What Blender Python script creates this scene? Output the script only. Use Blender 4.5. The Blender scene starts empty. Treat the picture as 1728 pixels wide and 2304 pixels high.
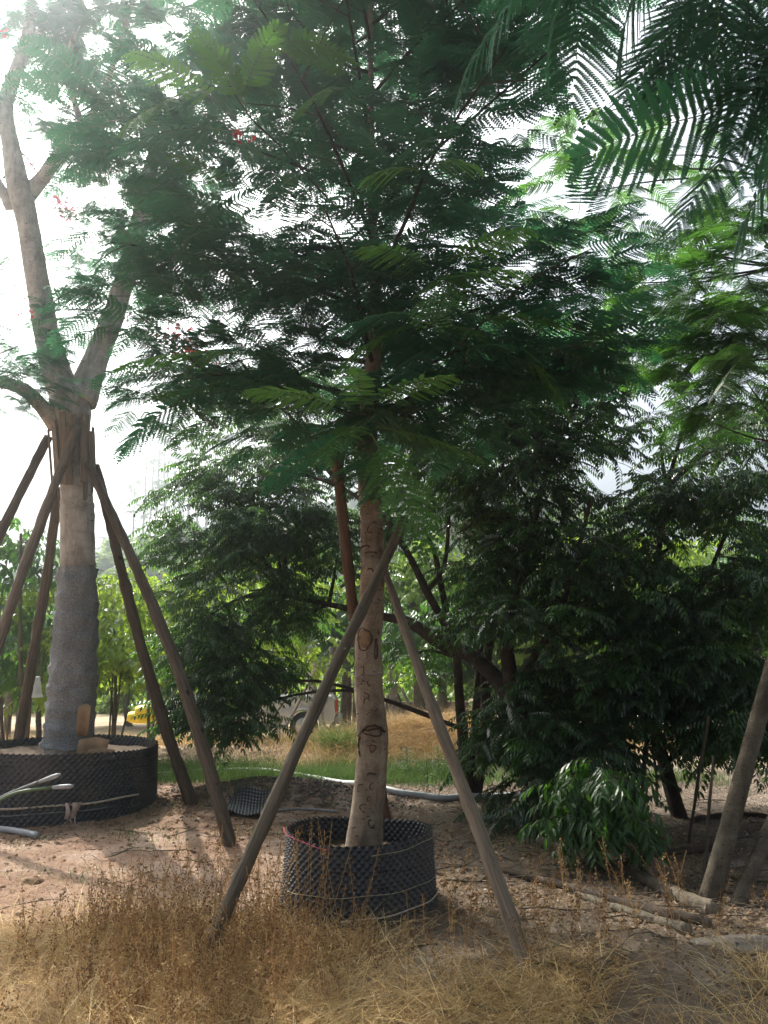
import bpy, math, random
import numpy as np
from mathutils import Matrix, Vector, noise as mnoise

R = math.radians
scene = bpy.context.scene
rng = np.random.default_rng(7)
random.seed(7)

# ------------------------------------------------------------------ camera
CAM_H = 1.6
PITCH = 10.7
FPX = 1795.0
cam_data = bpy.data.cameras.new("camera")
cam = bpy.data.objects.new("camera", cam_data)
scene.collection.objects.link(cam)
cam.location = (0, 0, CAM_H)
cam.rotation_euler = (R(90 + PITCH), 0, 0)
cam_data.sensor_fit = 'VERTICAL'
cam_data.sensor_height = 24.0
cam_data.lens = 24.0 * FPX / 2304.0
cam_data.clip_start = 0.05
cam_data.clip_end = 3000
scene.camera = cam

# ------------------------------------------------------------------ light
SUN_AZ, SUN_EL = -35.0, 45.0          # azimuth from +Y (negative = left), elevation
world = bpy.data.worlds.new("World")
scene.world = world
world.use_nodes = True
nt = world.node_tree
nt.nodes.clear()
sky = nt.nodes.new("ShaderNodeTexSky")
sky.sky_type = 'NISHITA'
sky.sun_disc = False
sky.sun_elevation = R(SUN_EL)
sky.sun_rotation = R(SUN_AZ)
sky.air_density = 1.0
sky.dust_density = 6.0
sky.ozone_density = 1.0
hs = nt.nodes.new("ShaderNodeHueSaturation")
hs.inputs['Saturation'].default_value = 0.50
bg = nt.nodes.new("ShaderNodeBackground")
bg.inputs['Strength'].default_value = 0.14
wo = nt.nodes.new("ShaderNodeOutputWorld")
nt.links.new(sky.outputs[0], hs.inputs['Color'])
nt.links.new(hs.outputs[0], bg.inputs['Color'])
nt.links.new(bg.outputs[0], wo.inputs['Surface'])

sd = bpy.data.lights.new("sun", 'SUN')
sd.energy = 4.5
sd.angle = R(0.6)
sd.color = (1.0, 0.94, 0.84)
sun = bpy.data.objects.new("sun", sd)
scene.collection.objects.link(sun)
svec = Vector((math.sin(R(SUN_AZ)) * math.cos(R(SUN_EL)), math.cos(R(SUN_AZ)) * math.cos(R(SUN_EL)), math.sin(R(SUN_EL))))
sun.rotation_euler = svec.to_track_quat('Z', 'Y').to_euler()
sun.location = svec * 50

scene.view_settings.view_transform = 'Standard'
scene.view_settings.look = 'None'
scene.view_settings.exposure = 1.28
scene.view_settings.gamma = 1.0
scene.cycles.use_denoising = True
scene.cycles.max_bounces = 8
scene.cycles.diffuse_bounces = 4
scene.cycles.transmission_bounces = 5
scene.cycles.glossy_bounces = 2
scene.cycles.volume_bounces = 0
scene.cycles.sample_clamp_indirect = 6.0

HAZE_DENSITY = 0.0052

# ------------------------------------------------------------------ helpers
cp, sp = math.cos(R(PITCH)), math.sin(R(PITCH))

def P(px, py, Y):
    """world point at depth Y (metres along +Y) on the sight line through a pixel of the 1728x2304 photo"""
    u, v = px - 864.0, 1152.0 - py
    dy = FPX * cp - v * sp
    dz = FPX * sp + v * cp
    return Vector((u / dy * Y, Y, CAM_H + dz / dy * Y))

def G(px, py):
    """ground point (z ~ 0) under a pixel"""
    u, v = px - 864.0, 1152.0 - py
    dy = FPX * cp - v * sp
    dz = FPX * sp + v * cp
    z = 0.0
    for _ in range(6):
        t = (z - CAM_H) / dz
        z = gz(u * t, dy * t)
    return Vector((u * t, dy * t, z))

def gauss(x, y, cx, cy, sx, sy):
    return np.exp(-((x - cx) / sx) ** 2 - ((y - cy) / sy) ** 2)

def _n2(x, y, s, seed):
    # cheap smooth pseudo noise from summed sines
    r = np.random.default_rng(seed)
    out = 0
    for k in range(6):
        a = r.uniform(0, 6.28); f = s * r.uniform(0.6, 1.7); ph = r.uniform(0, 6.28)
        out = out + np.sin((x * math.cos(a) + y * math.sin(a)) * f + ph)
    return out / 6.0

def gzv(x, y):
    x = np.asarray(x, float); y = np.asarray(y, float)
    z = 0.03 * _n2(x, y, 1.3, 1) + 0.018 * _n2(x, y, 4.0, 2) + 0.008 * _n2(x, y, 13.0, 3)
    z = z + 0.20 * gauss(x, y, -1.35, 10.1, 1.1, 0.55)
    z = z + 0.06 * gauss(x, y, -0.2, 10.0, 1.2, 0.5)
    z = z + 0.55 * gauss(x, y, 1.1, 14.2, 2.2, 1.1)
    z = z + 0.15 * gauss(x, y, -3.0, 14.5, 3.0, 1.2)
    z = z + 0.10 * gauss(x, y, 1.6, 4.6, 1.4, 1.0)
    z = z - 0.12 * gauss(x, y, 2.6, 7.2, 1.2, 1.5)
    z = z - 0.36 * np.clip((y - 16) / 5, 0, 1)
    d = np.maximum(0, np.hypot(x, y) - 40)
    z = z + 0.15 * _n2(x, y, 0.09, 5) * np.minimum(1, d / 20) * 3
    return z

def gz(x, y):
    return float(gzv(x, y))

WM = {}

def place(o, mw=None, parent=None):
    scene.collection.objects.link(o)
    if mw is None:
        mw = Matrix.Identity(4)
    WM[o.name] = mw.copy()
    if parent is not None:
        o.parent = parent
        o.matrix_parent_inverse = WM[parent.name].inverted()
    o.matrix_basis = mw
    return o

def tag(o, label=None, cat=None, group=None, kind=None):
    if label: o['label'] = label
    if cat: o['category'] = cat
    if group: o['group'] = group
    if kind: o['kind'] = kind
    return o

def thing(name, loc, label, cat, group=None):
    o = bpy.data.objects.new(name, None)
    o.empty_display_size = 0.2
    place(o, Matrix.Translation(Vector(loc)))
    return tag(o, label, cat, group)

class MB:
    def __init__(s):
        s.v, s.f, s.m = [], [], []
    def add(s, verts, faces, mat=0):
        k = len(s.v)
        s.v.extend([tuple(p) for p in verts])
        s.f.extend([tuple(i + k for i in f) for f in faces])
        s.m.extend([mat] * len(faces))
    def tube(s, pts, rad, n=8, mat=0, wob=0.0, seed=0, cap=True, flat=1.0):
        pts = [Vector(p) for p in pts]
        N = len(pts)
        if not hasattr(rad, '__len__'):
            rad = [rad] * N
        rr = random.Random(seed)
        verts = []
        ref = Vector((0.123, 0.3, 0.9)) if abs((pts[-1] - pts[0]).normalized().z) < 0.9 else Vector((1, 0.1, 0))
        for i, p in enumerate(pts):
            d = (pts[min(i + 1, N - 1)] - pts[max(i - 1, 0)])
            if d.length < 1e-9: d = Vector((0, 0, 1))
            d.normalize()
            a = d.cross(ref).normalized(); b = d.cross(a).normalized()
            for k in range(n):
                t = 2 * math.pi * k / n
                r = rad[i] * (1 + (wob * mnoise.noise(Vector((p.x * 7 + math.cos(t) * 1.3, p.y * 7 + math.sin(t) * 1.3, p.z * 7 + seed))) if wob else 0))
                verts.append(p + a * (math.cos(t) * r) + b * (math.sin(t) * r * flat))
        faces = []
        for i in range(N - 1):
            for k in range(n):
                k2 = (k + 1) % n
                faces.append((i * n + k, i * n + k2, (i + 1) * n + k2, (i + 1) * n + k))
        if cap:
            faces.append(tuple(range(n - 1, -1, -1)))
            faces.append(tuple((N - 1) * n + k for k in range(n)))
        s.add(verts, faces, mat)
    def box(s, c, size, mat=0, rot=None):
        hx, hy, hz = size[0] / 2, size[1] / 2, size[2] / 2
        vs = [Vector((x, y, z)) for x in (-hx, hx) for y in (-hy, hy) for z in (-hz, hz)]
        if rot is not None: vs = [rot @ v for v in vs]
        c = Vector(c)
        s.add([v + c for v in vs], [(0, 1, 3, 2), (4, 6, 7, 5), (0, 4, 5, 1), (2, 3, 7, 6), (0, 2, 6, 4), (1, 5, 7, 3)], mat)
    def mesh(s, name, mats, smooth=True):
        me = bpy.data.meshes.new(name)
        me.from_pydata(s.v, [], s.f)
        for m in mats: me.materials.append(m)
        if len(mats) > 1:
            me.polygons.foreach_set('material_index', s.m)
        if smooth:
            me.polygons.foreach_set('use_smooth', [True] * len(s.f))
        me.update()
        return me
    def build(s, name, mats, parent=None, mw=None, smooth=True):
        if not isinstance(mats, (list, tuple)): mats = [mats]
        return place(bpy.data.objects.new(name, s.mesh(name, mats, smooth)), mw, parent)

def np_mesh(name, V, quads=None, tris=None, mats=(), tint=None, smooth=False):
    me = bpy.data.meshes.new(name)
    V = np.asarray(V, np.float32)
    me.vertices.add(len(V)); me.vertices.foreach_set('co', V.ravel())
    idx = []; starts = []; tot = 0
    nq = 0 if quads is None else len(quads); ntr = 0 if tris is None else len(tris)
    parts = []
    st = []
    if nq:
        parts.append(np.asarray(quads, np.int32).ravel()); st.append(np.arange(nq, dtype=np.int32) * 4)
    if ntr:
        parts.append(np.asarray(tris, np.int32).ravel()); st.append(nq * 4 + np.arange(ntr, dtype=np.int32) * 3)
    loops = np.concatenate(parts); starts = np.concatenate(st)
    me.loops.add(len(loops)); me.loops.foreach_set('vertex_index', loops)
    me.polygons.add(len(starts)); me.polygons.foreach_set('loop_start', starts)
    for m in mats: me.materials.append(m)
    if smooth: me.polygons.foreach_set('use_smooth', np.ones(len(starts), bool))
    if tint is not None:
        a = me.attributes.new('tint', 'FLOAT', 'POINT'); a.data.foreach_set('value', np.asarray(tint, np.float32))
    me.update(calc_edges=True)
    me.validate()
    return me

# ------------------------------------------------------------------ materials
def new_mat(name):
    m = bpy.data.materials.new(name)
    m.use_nodes = True
    t = m.node_tree
    t.nodes.clear()
    return m, t, t.nodes.new('ShaderNodeOutputMaterial')

def ramp(t, stops, fac):
    n = t.nodes.new('ShaderNodeValToRGB')
    e = n.color_ramp.elements
    while len(e) < len(stops): e.new(0.5)
    for el, (p, c) in zip(e, stops):
        el.position = p; el.color = (*c, 1)
    t.links.new(fac, n.inputs[0])
    return n.outputs[0]

def noise_node(t, scale, detail=4, rough=0.6, vec=None, dist=0.0):
    n = t.nodes.new('ShaderNodeTexNoise')
    n.inputs['Scale'].default_value = scale
    n.inputs['Detail'].default_value = detail
    n.inputs['Roughness'].default_value = rough
    n.inputs['Distortion'].default_value = dist
    if vec is not None: t.links.new(vec, n.inputs['Vector'])
    return n.outputs[0]

def coords(t, scale=(1, 1, 1), which='Object'):
    tc = t.nodes.new('ShaderNodeTexCoord')
    mp = t.nodes.new('ShaderNodeMapping')
    mp.inputs['Scale'].default_value = scale
    t.links.new(tc.outputs[which], mp.inputs[0])
    return mp.outputs[0]

def mix(t, a, b, fac, mode='MIX'):
    n = t.nodes.new('ShaderNodeMix'); n.data_type = 'RGBA'; n.blend_type = mode
    for s, v in ((n.inputs[6], a), (n.inputs[7], b), (n.inputs[0], fac)):
        if hasattr(v, 'links') or hasattr(v, 'is_linked'): t.links.new(v, s)
        elif isinstance(v, (int, float)): s.default_value = v
        else: s.default_value = (*v, 1)
    return n.outputs[2]

def bump(t, h, strength=0.5, dist=0.01):
    b = t.nodes.new('ShaderNodeBump')
    b.inputs['Strength'].default_value = strength
    b.inputs['Distance'].default_value = dist
    t.links.new(h, b.inputs['Height'])
    return b.outputs[0]

def princ(t, out, col, rough=0.8, spec=0.3, nrm=None, metal=0.0):
    p = t.nodes.new('ShaderNodeBsdfPrincipled')
    if isinstance(col, tuple): p.inputs['Base Color'].default_value = (*col, 1)
    else: t.links.new(col, p.inputs['Base Color'])
    p.inputs['Roughness'].default_value = rough
    p.inputs['Specular IOR Level'].default_value = spec
    p.inputs['Metallic'].default_value = metal
    if nrm is not None: t.links.new(nrm, p.inputs['Normal'])
    if out is not None: t.links.new(p.outputs[0], out.inputs[0])
    return p

def plain(name, col, rough=0.7, spec=0.3, nscale=20, var=0.25, metal=0.0, bmp=0.2):
    m, t, o = new_mat(name)
    v = coords(t)
    n = noise_node(t, nscale, 5, 0.65, v)
    c = ramp(t, [(0.3, tuple(x * (1 - var) for x in col)), (0.7, tuple(min(1, x * (1 + var)) for x in col))], n)
    princ(t, o, c, rough, spec, bump(t, n, bmp, 0.004), metal)
    return m

def leaf_mat(name, c1, c2, trans=0.4, tcol=None, rough=0.45, spec=0.4, yellow=None):
    """leaf colours differ from leaf to leaf (object random); light passes through the blade"""
    m, t, o = new_mat(name)
    oi = t.nodes.new('ShaderNodeObjectInfo')
    v = coords(t)
    n = noise_node(t, 6.0, 2, 0.5, v)
    add = t.nodes.new('ShaderNodeMath'); add.operation = 'ADD'
    t.links.new(oi.outputs['Random'], add.inputs[0])
    sub = t.nodes.new('ShaderNodeMath'); sub.operation = 'MULTIPLY_ADD'
    t.links.new(n, sub.inputs[0]); sub.inputs[1].default_value = 0.8; sub.inputs[2].default_value = -0.4
    t.links.new(sub.outputs[0], add.inputs[1])
    stops = [(0.0, c1), (0.85, c2)]
    if yellow: stops = [(0.0, c1), (0.8, c2), (0.992, c2), (1.0, yellow)]
    if yellow:
        dv = t.nodes.new('ShaderNodeMath'); dv.operation = 'MULTIPLY'; dv.inputs[1].default_value = 0.86
        t.links.new(add.outputs[0], dv.inputs[0]); c = ramp(t, stops, dv.outputs[0])
    else:
        c = ramp(t, stops, add.outputs[0])
    p = princ(t, None, c, rough, spec)
    tr = t.nodes.new('ShaderNodeBsdfTranslucent')
    tc = mix(t, c, tcol or (0.30, 0.55, 0.08), 0.55)
    t.links.new(tc, tr.inputs[0])
    ms = t.nodes.new('ShaderNodeMixShader'); ms.inputs[0].default_value = trans
    t.links.new(p.outputs[0], ms.inputs[1]); t.links.new(tr.outputs[0], ms.inputs[2])
    t.links.new(ms.outputs[0], o.inputs[0])
    return m

def tint_mat(name, stops, trans=0.25, rough=0.7):
    """grass and straw: each blade has its own colour from the tint attribute"""
    m, t, o = new_mat(name)
    a = t.nodes.new('ShaderNodeAttribute'); a.attribute_name = 'tint'
    c = ramp(t, stops, a.outputs['Fac'])
    p = princ(t, None, c, rough, 0.25)
    tr = t.nodes.new('ShaderNodeBsdfTranslucent'); t.links.new(c, tr.inputs[0])
    ms = t.nodes.new('ShaderNodeMixShader'); ms.inputs[0].default_value = trans
    t.links.new(p.outputs[0], ms.inputs[1]); t.links.new(tr.outputs[0], ms.inputs[2])
    t.links.new(ms.outputs[0], o.inputs[0])
    return m

def wood_mat(name, c1, c2, c3, grain=(30, 30, 1.6), crack=0.5):
    m, t, o = new_mat(name)
    v = coords(t, grain)
    n = noise_node(t, 1.6, 8, 0.7, v, 0.4)
    n2 = noise_node(t, 3.5, 3, 0.5, coords(t))
    c = ramp(t, [(0.28, c1), (0.5, c2), (0.75, c3)], n)
    c = mix(t, c, (0.35, 0.34, 0.32), n2, 'SOFT_LIGHT')
    kn = t.nodes.new('ShaderNodeTexVoronoi'); kn.inputs['Scale'].default_value = 3.3
    t.links.new(coords(t, (1.5, 1.5, 0.8)), kn.inputs['Vector'])
    kf = ramp(t, [(0.05, (1, 1, 1)), (0.11, (0, 0, 0))], kn.outputs['Distance'])
    c = mix(t, c, tuple(x * 0.45 for x in c1), kf)
    princ(t, o, c, 0.85, 0.2, bump(t, n, crack, 0.012))
    return m

def bark_mat(name, c1, c2, c3, lent=(10, 10, 34)):
    m, t, o = new_mat(name)
    n = noise_node(t, 5, 6, 0.65, coords(t, (1, 1, 1.5)))
    c = ramp(t, [(0.3, c1), (0.52, c2), (0.75, c3)], n)
    # short horizontal lenticels and pits
    vo = t.nodes.new('ShaderNodeTexVoronoi'); vo.inputs['Scale'].default_value = 1.0
    t.links.new(coords(t, lent), vo.inputs['Vector'])
    f = ramp(t, [(0.10, (1, 1, 1)), (0.2, (0, 0, 0))], vo.outputs['Distance'])
    n3 = noise_node(t, 2.2, 2, 0.5, coords(t))
    f3 = ramp(t, [(0.42, (0, 0, 0)), (0.6, (1, 1, 1))], n3)
    f2 = mix(t, (0, 0, 0), f, f3)
    c = mix(t, c, tuple(x * 0.4 for x in c1), f2)
    st = noise_node(t, 3.2, 7, 0.75, coords(t, (2.2, 2.2, .55)), 0.6)
    c = mix(t, c, ramp(t, [(0.38, (0.22, 0.20, 0.18)), (0.55, (0.6, 0.58, 0.55)), (0.7, (0.72, 0.72, 0.72))], st), 0.55, 'OVERLAY')
    fine = noise_node(t, 60, 4, 0.7, coords(t, (1, 1, 2.5)))
    c = mix(t, c, ramp(t, [(0.3, (0.25, 0.25, 0.25)), (0.7, (0.72, 0.72, 0.72))], fine), 0.4, 'OVERLAY')
    mx = t.nodes.new('ShaderNodeMath'); mx.operation = 'MULTIPLY_ADD'; t.links.new(n, mx.inputs[0]); mx.inputs[1].default_value = 2.2; t.links.new(fine, mx.inputs[2])
    princ(t, o, c, 0.85, 0.2, bump(t, mx.outputs[0], 0.7, 0.010))
    return m

M = {}
M['bark_pale'] = bark_mat('bark_pale', (0.145, 0.110, 0.082), (0.26, 0.205, 0.152), (0.38, 0.32, 0.25))
M['bark_grey'] = bark_mat('bark_grey', (0.29, 0.26, 0.225), (0.44, 0.41, 0.365), (0.56, 0.53, 0.49), (7, 7, 26))  # paler than the bark itself: haze glare is put into the colour
M['bark_dark'] = bark_mat('bark_dark', (0.03, 0.022, 0.017), (0.06, 0.045, 0.034), (0.11, 0.085, 0.065))
M['bark_mid'] = bark_mat('bark_mid', (0.075, 0.06, 0.045), (0.14, 0.118, 0.088), (0.21, 0.18, 0.14))
M['twig'] = plain('twig_bark', (0.07, 0.06, 0.04), 0.85, 0.2)
M['pole_grey'] = wood_mat('pole_grey_wood', (0.05, 0.041, 0.03), (0.135, 0.115, 0.085), (0.235, 0.205, 0.16))
M['pole_pale'] = wood_mat('pole_pale_wood', (0.07, 0.052, 0.037), (0.215, 0.172, 0.128), (0.34, 0.285, 0.22))
M['pole_brown'] = wood_mat('pole_brown_wood', (0.045, 0.034, 0.025), (0.11, 0.085, 0.062), (0.21, 0.17, 0.13))
M['pole_red'] = wood_mat('pole_red_wood', (0.05, 0.033, 0.024), (0.12, 0.078, 0.055), (0.19, 0.13, 0.095))
M['plank'] = wood_mat('weathered_plank', (0.12, 0.09, 0.065), (0.26, 0.205, 0.155), (0.38, 0.31, 0.245), (60, 60, 2.5))
M['scar'] = plain('bark_scar', (0.065, 0.044, 0.030), 0.9, 0.1, 60, 0.4)
M['scar_wood'] = plain('scar_wood', (0.22, 0.14, 0.085), 0.85, 0.2, 25, 0.4)
M['plastic_black'] = plain('black_plastic', (0.018, 0.019, 0.021), 0.36, 0.5, 9, 0.45)
M['plastic_grey'] = plain('grey_plastic', (0.20, 0.21, 0.22), 0.4, 0.5, 9, 0.3)
M['pvc'] = plain('pvc_pipe', (0.36, 0.37, 0.37), 0.4, 0.5, 5, 0.25)
M['pvc_dark'] = plain('pvc_pipe_weathered', (0.19, 0.19, 0.185), 0.5, 0.4, 7, 0.35)
M['rope'] = plain('rag_rope', (0.50, 0.42, 0.33), 0.9, 0.1, 40, 0.25)
M['twine'] = plain('twine', (0.34, 0.30, 0.20), 0.9, 0.1, 60, 0.3)
M['cloth_pink'] = plain('rag_cloth', (0.60, 0.47, 0.40), 0.9, 0.1, 30, 0.2)
M['yellow'] = plain('yellow_sack', (0.80, 0.62, 0.05), 0.55, 0.3, 14, 0.2)
M['white'] = plain('white_plastic', (0.72, 0.72, 0.68), 0.5, 0.4, 8, 0.15)
M['card'] = plain('cardboard', (0.36, 0.24, 0.14), 0.9, 0.1, 12, 0.25)
M['tape'] = plain('pale_tape', (0.52, 0.52, 0.50), 0.55, 0.4, 30, 0.25)
M['car_paint'] = plain('silver_car_paint', (0.46, 0.47, 0.48), 0.25, 0.6, 3, 0.05, 0.5, 0.0)
M['car_glass'] = plain('car_glass', (0.02, 0.025, 0.03), 0.08, 0.7, 3, 0.1, 0.0, 0.0)
M['rubber'] = plain('rubber', (0.02, 0.02, 0.02), 0.8, 0.2, 30, 0.2)
M['chrome'] = plain('wheel_alloy', (0.5, 0.5, 0.5), 0.3, 0.6, 5, 0.05, 0.9, 0.0)
M['soil_pot'] = plain('pot_soil', (0.075, 0.054, 0.038), 0.95, 0.1, 16, 0.5, bmp=0.8)
M['stone'] = plain('pale_stone', (0.15, 0.13, 0.11), 0.9, 0.2, 7, 0.35, bmp=0.7)
M['petal'] = plain('red_petals', (0.75, 0.05, 0.03), 0.6, 0.2, 20, 0.25)
M['petal_pink'] = plain('pink_petals', (0.65, 0.07, 0.16), 0.6, 0.2, 20, 0.25)

def dusty_plastic(name, col, dust, rough):
    m, t, o = new_mat(name)
    n = noise_node(t, 3.0, 7, 0.7, coords(t)); f = noise_node(t, 40, 4, 0.6, coords(t))
    k = ramp(t, [(0.42, (0, 0, 0)), (0.68, (0.8, 0.8, 0.8))], n)
    c = mix(t, mix(t, col, tuple(min(1, x * 2.2) for x in col), f), dust, k)
    rg = ramp(t, [(0.4, (rough,) * 3), (0.7, (.8, .8, .8))], n)
    p = princ(t, o, c, rough, 0.55, bump(t, f, 0.15, 0.002)); t.links.new(rg, p.inputs['Roughness'])
    return m
M['plastic_pot'] = dusty_plastic('black_pot_plastic', (0.016, 0.019, 0.023), (0.10, 0.085, 0.07), 0.30)

def fleece_mat():
    m, t, o = new_mat('grey_fleece_wrap')
    f = noise_node(t, 70, 6, 0.75, coords(t, (1, 1, 1)))
    g = noise_node(t, 3, 3, 0.5, coords(t, (1, 1, 0.4)))
    c = ramp(t, [(0.35, (0.13, 0.138, 0.14)), (0.52, (0.29, 0.30, 0.30)), (0.70, (0.52, 0.53, 0.52))], f)
    c = mix(t, c, ramp(t, [(0.35, (0.35, 0.35, 0.35)), (0.65, (0.62, 0.62, 0.62))], g), 0.7, 'OVERLAY')
    princ(t, o, c, 0.95, 0.1, bump(t, f, 1.0, 0.02))
    return m
M['fleece'] = fleece_mat()

# foliage
M['poin'] = leaf_mat('poinciana_leaf', (0.017, 0.064, 0.042), (0.040, 0.112, 0.056), 0.36, (0.10, 0.42, 0.15))
M['poin_r'] = leaf_mat('poinciana_leaf_light', (0.024, 0.075, 0.022), (0.055, 0.13, 0.032), 0.42, (0.20, 0.50, 0.05))  # lighter copy of the leaf, light on the fronds put into its colour
M['poin_lit'] = leaf_mat('poinciana_lit_leaf', (0.055, 0.15, 0.045), (0.10, 0.22, 0.05), 0.5, (0.30, 0.62, 0.08))  # brightest copy of the leaf: lit front fronds by colour, not by age
M['rachis'] = plain('leaf_rachis', (0.09, 0.14, 0.04), 0.6, 0.3)
M['dark_leaf'] = leaf_mat('dark_glossy_leaf', (0.009, 0.027, 0.009), (0.022, 0.055, 0.014), 0.22, (0.16, 0.40, 0.03), 0.28, 0.6, (0.28, 0.13, 0.01))
M['mid_leaf'] = leaf_mat('mid_green_leaf', (0.018, 0.052, 0.013), (0.04, 0.10, 0.02), 0.34, (0.20, 0.5, 0.04), 0.4, 0.45)
M['bright_leaf'] = leaf_mat('yellow_green_leaf', (0.08, 0.17, 0.022), (0.17, 0.27, 0.035), 0.5, (0.45, 0.62, 0.05), 0.45, 0.4)
M['shrub_leaf'] = leaf_mat('hill_leaf', (0.045, 0.085, 0.03), (0.09, 0.14, 0.04), 0.3, (0.3, 0.45, 0.08), 0.6, 0.2)
M['euc_leaf'] = leaf_mat('eucalyptus_leaf', (0.07, 0.10, 0.05), (0.13, 0.16, 0.08), 0.4, (0.3, 0.4, 0.12), 0.5, 0.3)
M['euc_bark'] = bark_mat('eucalyptus_bark', (0.38, 0.33, 0.27), (0.5, 0.45, 0.38), (0.6, 0.56, 0.48))
M['dry'] = tint_mat('dry_grass', [(0.0, (0.14, 0.068, 0.025)), (0.45, (0.38, 0.205, 0.07)), (0.75, (0.42, 0.265, 0.10)), (1.0, (0.62, 0.46, 0.24))])
M['seed'] = tint_mat('dry_seed_heads', [(0.0, (0.10, 0.05, 0.022)), (0.6, (0.24, 0.13, 0.055)), (1.0, (0.46, 0.31, 0.14))])
M['straw'] = tint_mat('straw', [(0.0, (0.24, 0.145, 0.06)), (0.5, (0.50, 0.33, 0.135)), (1.0, (0.76, 0.60, 0.32))])
M['grass'] = tint_mat('green_grass', [(0.0, (0.045, 0.09, 0.018)), (0.6, (0.095, 0.175, 0.035)), (1.0, (0.22, 0.27, 0.07))], 0.4)
M['litter'] = tint_mat('leaf_litter', [(0.0, (0.06, 0.038, 0.024)), (0.6, (0.17, 0.115, 0.07)), (0.85, (0.3, 0.235, 0.165)), (1.0, (0.5, 0.42, 0.32))], 0.1)
M['clod'] = plain('soil_clod', (0.26, 0.17, 0.11), 0.95, 0.1, 8, 0.45, bmp=0.6)

def ground_mat():
    m, t, o = new_mat('soil')
    v = coords(t)
    big = noise_node(t, 0.35, 4, 0.6, v)
    mid = noise_node(t, 1.7, 6, 0.65, v)
    fine = noise_node(t, 22, 8, 0.75, v)
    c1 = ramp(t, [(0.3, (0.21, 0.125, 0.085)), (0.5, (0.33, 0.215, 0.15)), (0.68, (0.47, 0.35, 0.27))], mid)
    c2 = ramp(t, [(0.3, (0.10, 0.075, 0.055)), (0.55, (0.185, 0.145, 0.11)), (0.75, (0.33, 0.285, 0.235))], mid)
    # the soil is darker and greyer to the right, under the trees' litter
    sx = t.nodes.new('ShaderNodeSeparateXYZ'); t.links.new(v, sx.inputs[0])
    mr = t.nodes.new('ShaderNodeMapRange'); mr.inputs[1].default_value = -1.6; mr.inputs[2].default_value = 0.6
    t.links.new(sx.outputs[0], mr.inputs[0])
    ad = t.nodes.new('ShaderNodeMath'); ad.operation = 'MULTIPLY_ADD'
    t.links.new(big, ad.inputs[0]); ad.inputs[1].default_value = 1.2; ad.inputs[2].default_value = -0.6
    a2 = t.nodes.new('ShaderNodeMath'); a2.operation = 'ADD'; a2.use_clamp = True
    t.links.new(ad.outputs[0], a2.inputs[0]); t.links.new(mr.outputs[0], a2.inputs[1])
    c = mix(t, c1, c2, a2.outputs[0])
    # far field is pale dry earth
    mf = t.nodes.new('ShaderNodeMapRange'); mf.inputs[1].default_value = 12.5; mf.inputs[2].default_value = 15
    t.links.new(sx.outputs[1], mf.inputs[0])
    c3 = ramp(t, [(0.3, (0.30, 0.21, 0.13)), (0.5, (0.45, 0.34, 0.23)), (0.7, (0.55, 0.45, 0.33))], mid)
    c = mix(t, c, c3, mf.outputs[0])
    c = mix(t, c, ramp(t, [(0.3, (0.2, 0.2, 0.2)), (0.7, (0.8, 0.8, 0.8))], fine), 0.45, 'OVERLAY')
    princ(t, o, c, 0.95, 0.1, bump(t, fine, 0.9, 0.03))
    return m
M['ground'] = ground_mat()

# ------------------------------------------------------------------ setting: ground, hill, haze
def axis(lo, hi, fine_lo, fine_hi, step, grow):
    a = list(np.arange(fine_lo, fine_hi, step))
    s = step; x = fine_lo
    left = []
    while x > lo: s *= grow; x -= s; left.append(x)
    s = step; x = fine_hi; right = [x]
    while x < hi: s *= grow; x += s; right.append(x)
    return np.array(left[::-1] + a + right)
ax = axis(-420, 420, -5.5, 5.5, 0.045, 1.09)
ay = axis(-60, 440, 3.0, 13.0, 0.045, 1.07)
X, Y = np.meshgrid(ax, ay)
Z = gzv(X, Y)
near = np.exp(-np.maximum(0, np.hypot(X, Y - 6) - 7) / 4)
rr = np.random.default_rng(3).normal(0, 0.006, Z.shape)
rr = (rr + np.roll(rr, 1, 0) + np.roll(rr, 1, 1) + np.roll(rr, -1, 0)) / 2
Z = Z + rr * near
nx, ny = len(ax), len(ay)
I = np.arange(nx * ny).reshape(ny, nx)
quads = np.stack([I[:-1, :-1].ravel(), I[:-1, 1:].ravel(), I[1:, 1:].ravel(), I[1:, :-1].ravel()], 1)
gme = np_mesh('ground', np.stack([X.ravel(), Y.ravel(), Z.ravel()], 1), quads=quads, mats=[M['ground']], smooth=True)
ground = place(bpy.data.objects.new('ground', gme))
tag(ground, 'bare reddish and grey soil of the tree nursery', kind='structure')

def hillz(x, y):
    x = np.asarray(x, float); y = np.asarray(y, float)
    h = 36 * gauss(x, y, 14, 160, 62, 55) + 9 * gauss(x, y, -30, 105, 22, 30)
    return h + 0.7 * _n2(x, y, 0.12, 9) * np.minimum(1, h / 4) - 0.6

def hill_mat():
    m, t, o = new_mat('hill_cover')
    v = coords(t)
    n = noise_node(t, 0.07, 5, 0.6, v); f = noise_node(t, 1.2, 6, 0.7, v)
    c = ramp(t, [(0.35, (0.07, 0.12, 0.035)), (0.5, (0.14, 0.19, 0.05)), (0.62, (0.30, 0.22, 0.11)), (0.75, (0.11, 0.16, 0.05))], n)
    c = mix(t, c, ramp(t, [(0.3, (0.2, 0.2, 0.2)), (0.7, (0.75, 0.75, 0.75))], f), 0.6, 'OVERLAY')
    princ(t, o, c, 0.95, 0.1, bump(t, f, 1.0, 0.6))
    return m
hx = np.linspace(-140, 160, 121); hy = np.linspace(45, 300, 103)
X, Y = np.meshgrid(hx, hy); Z = hillz(X, Y)
I = np.arange(X.size).reshape(X.shape)
quads = np.stack([I[:-1, :-1].ravel(), I[:-1, 1:].ravel(), I[1:, 1:].ravel(), I[1:, :-1].ravel()], 1)
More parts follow.
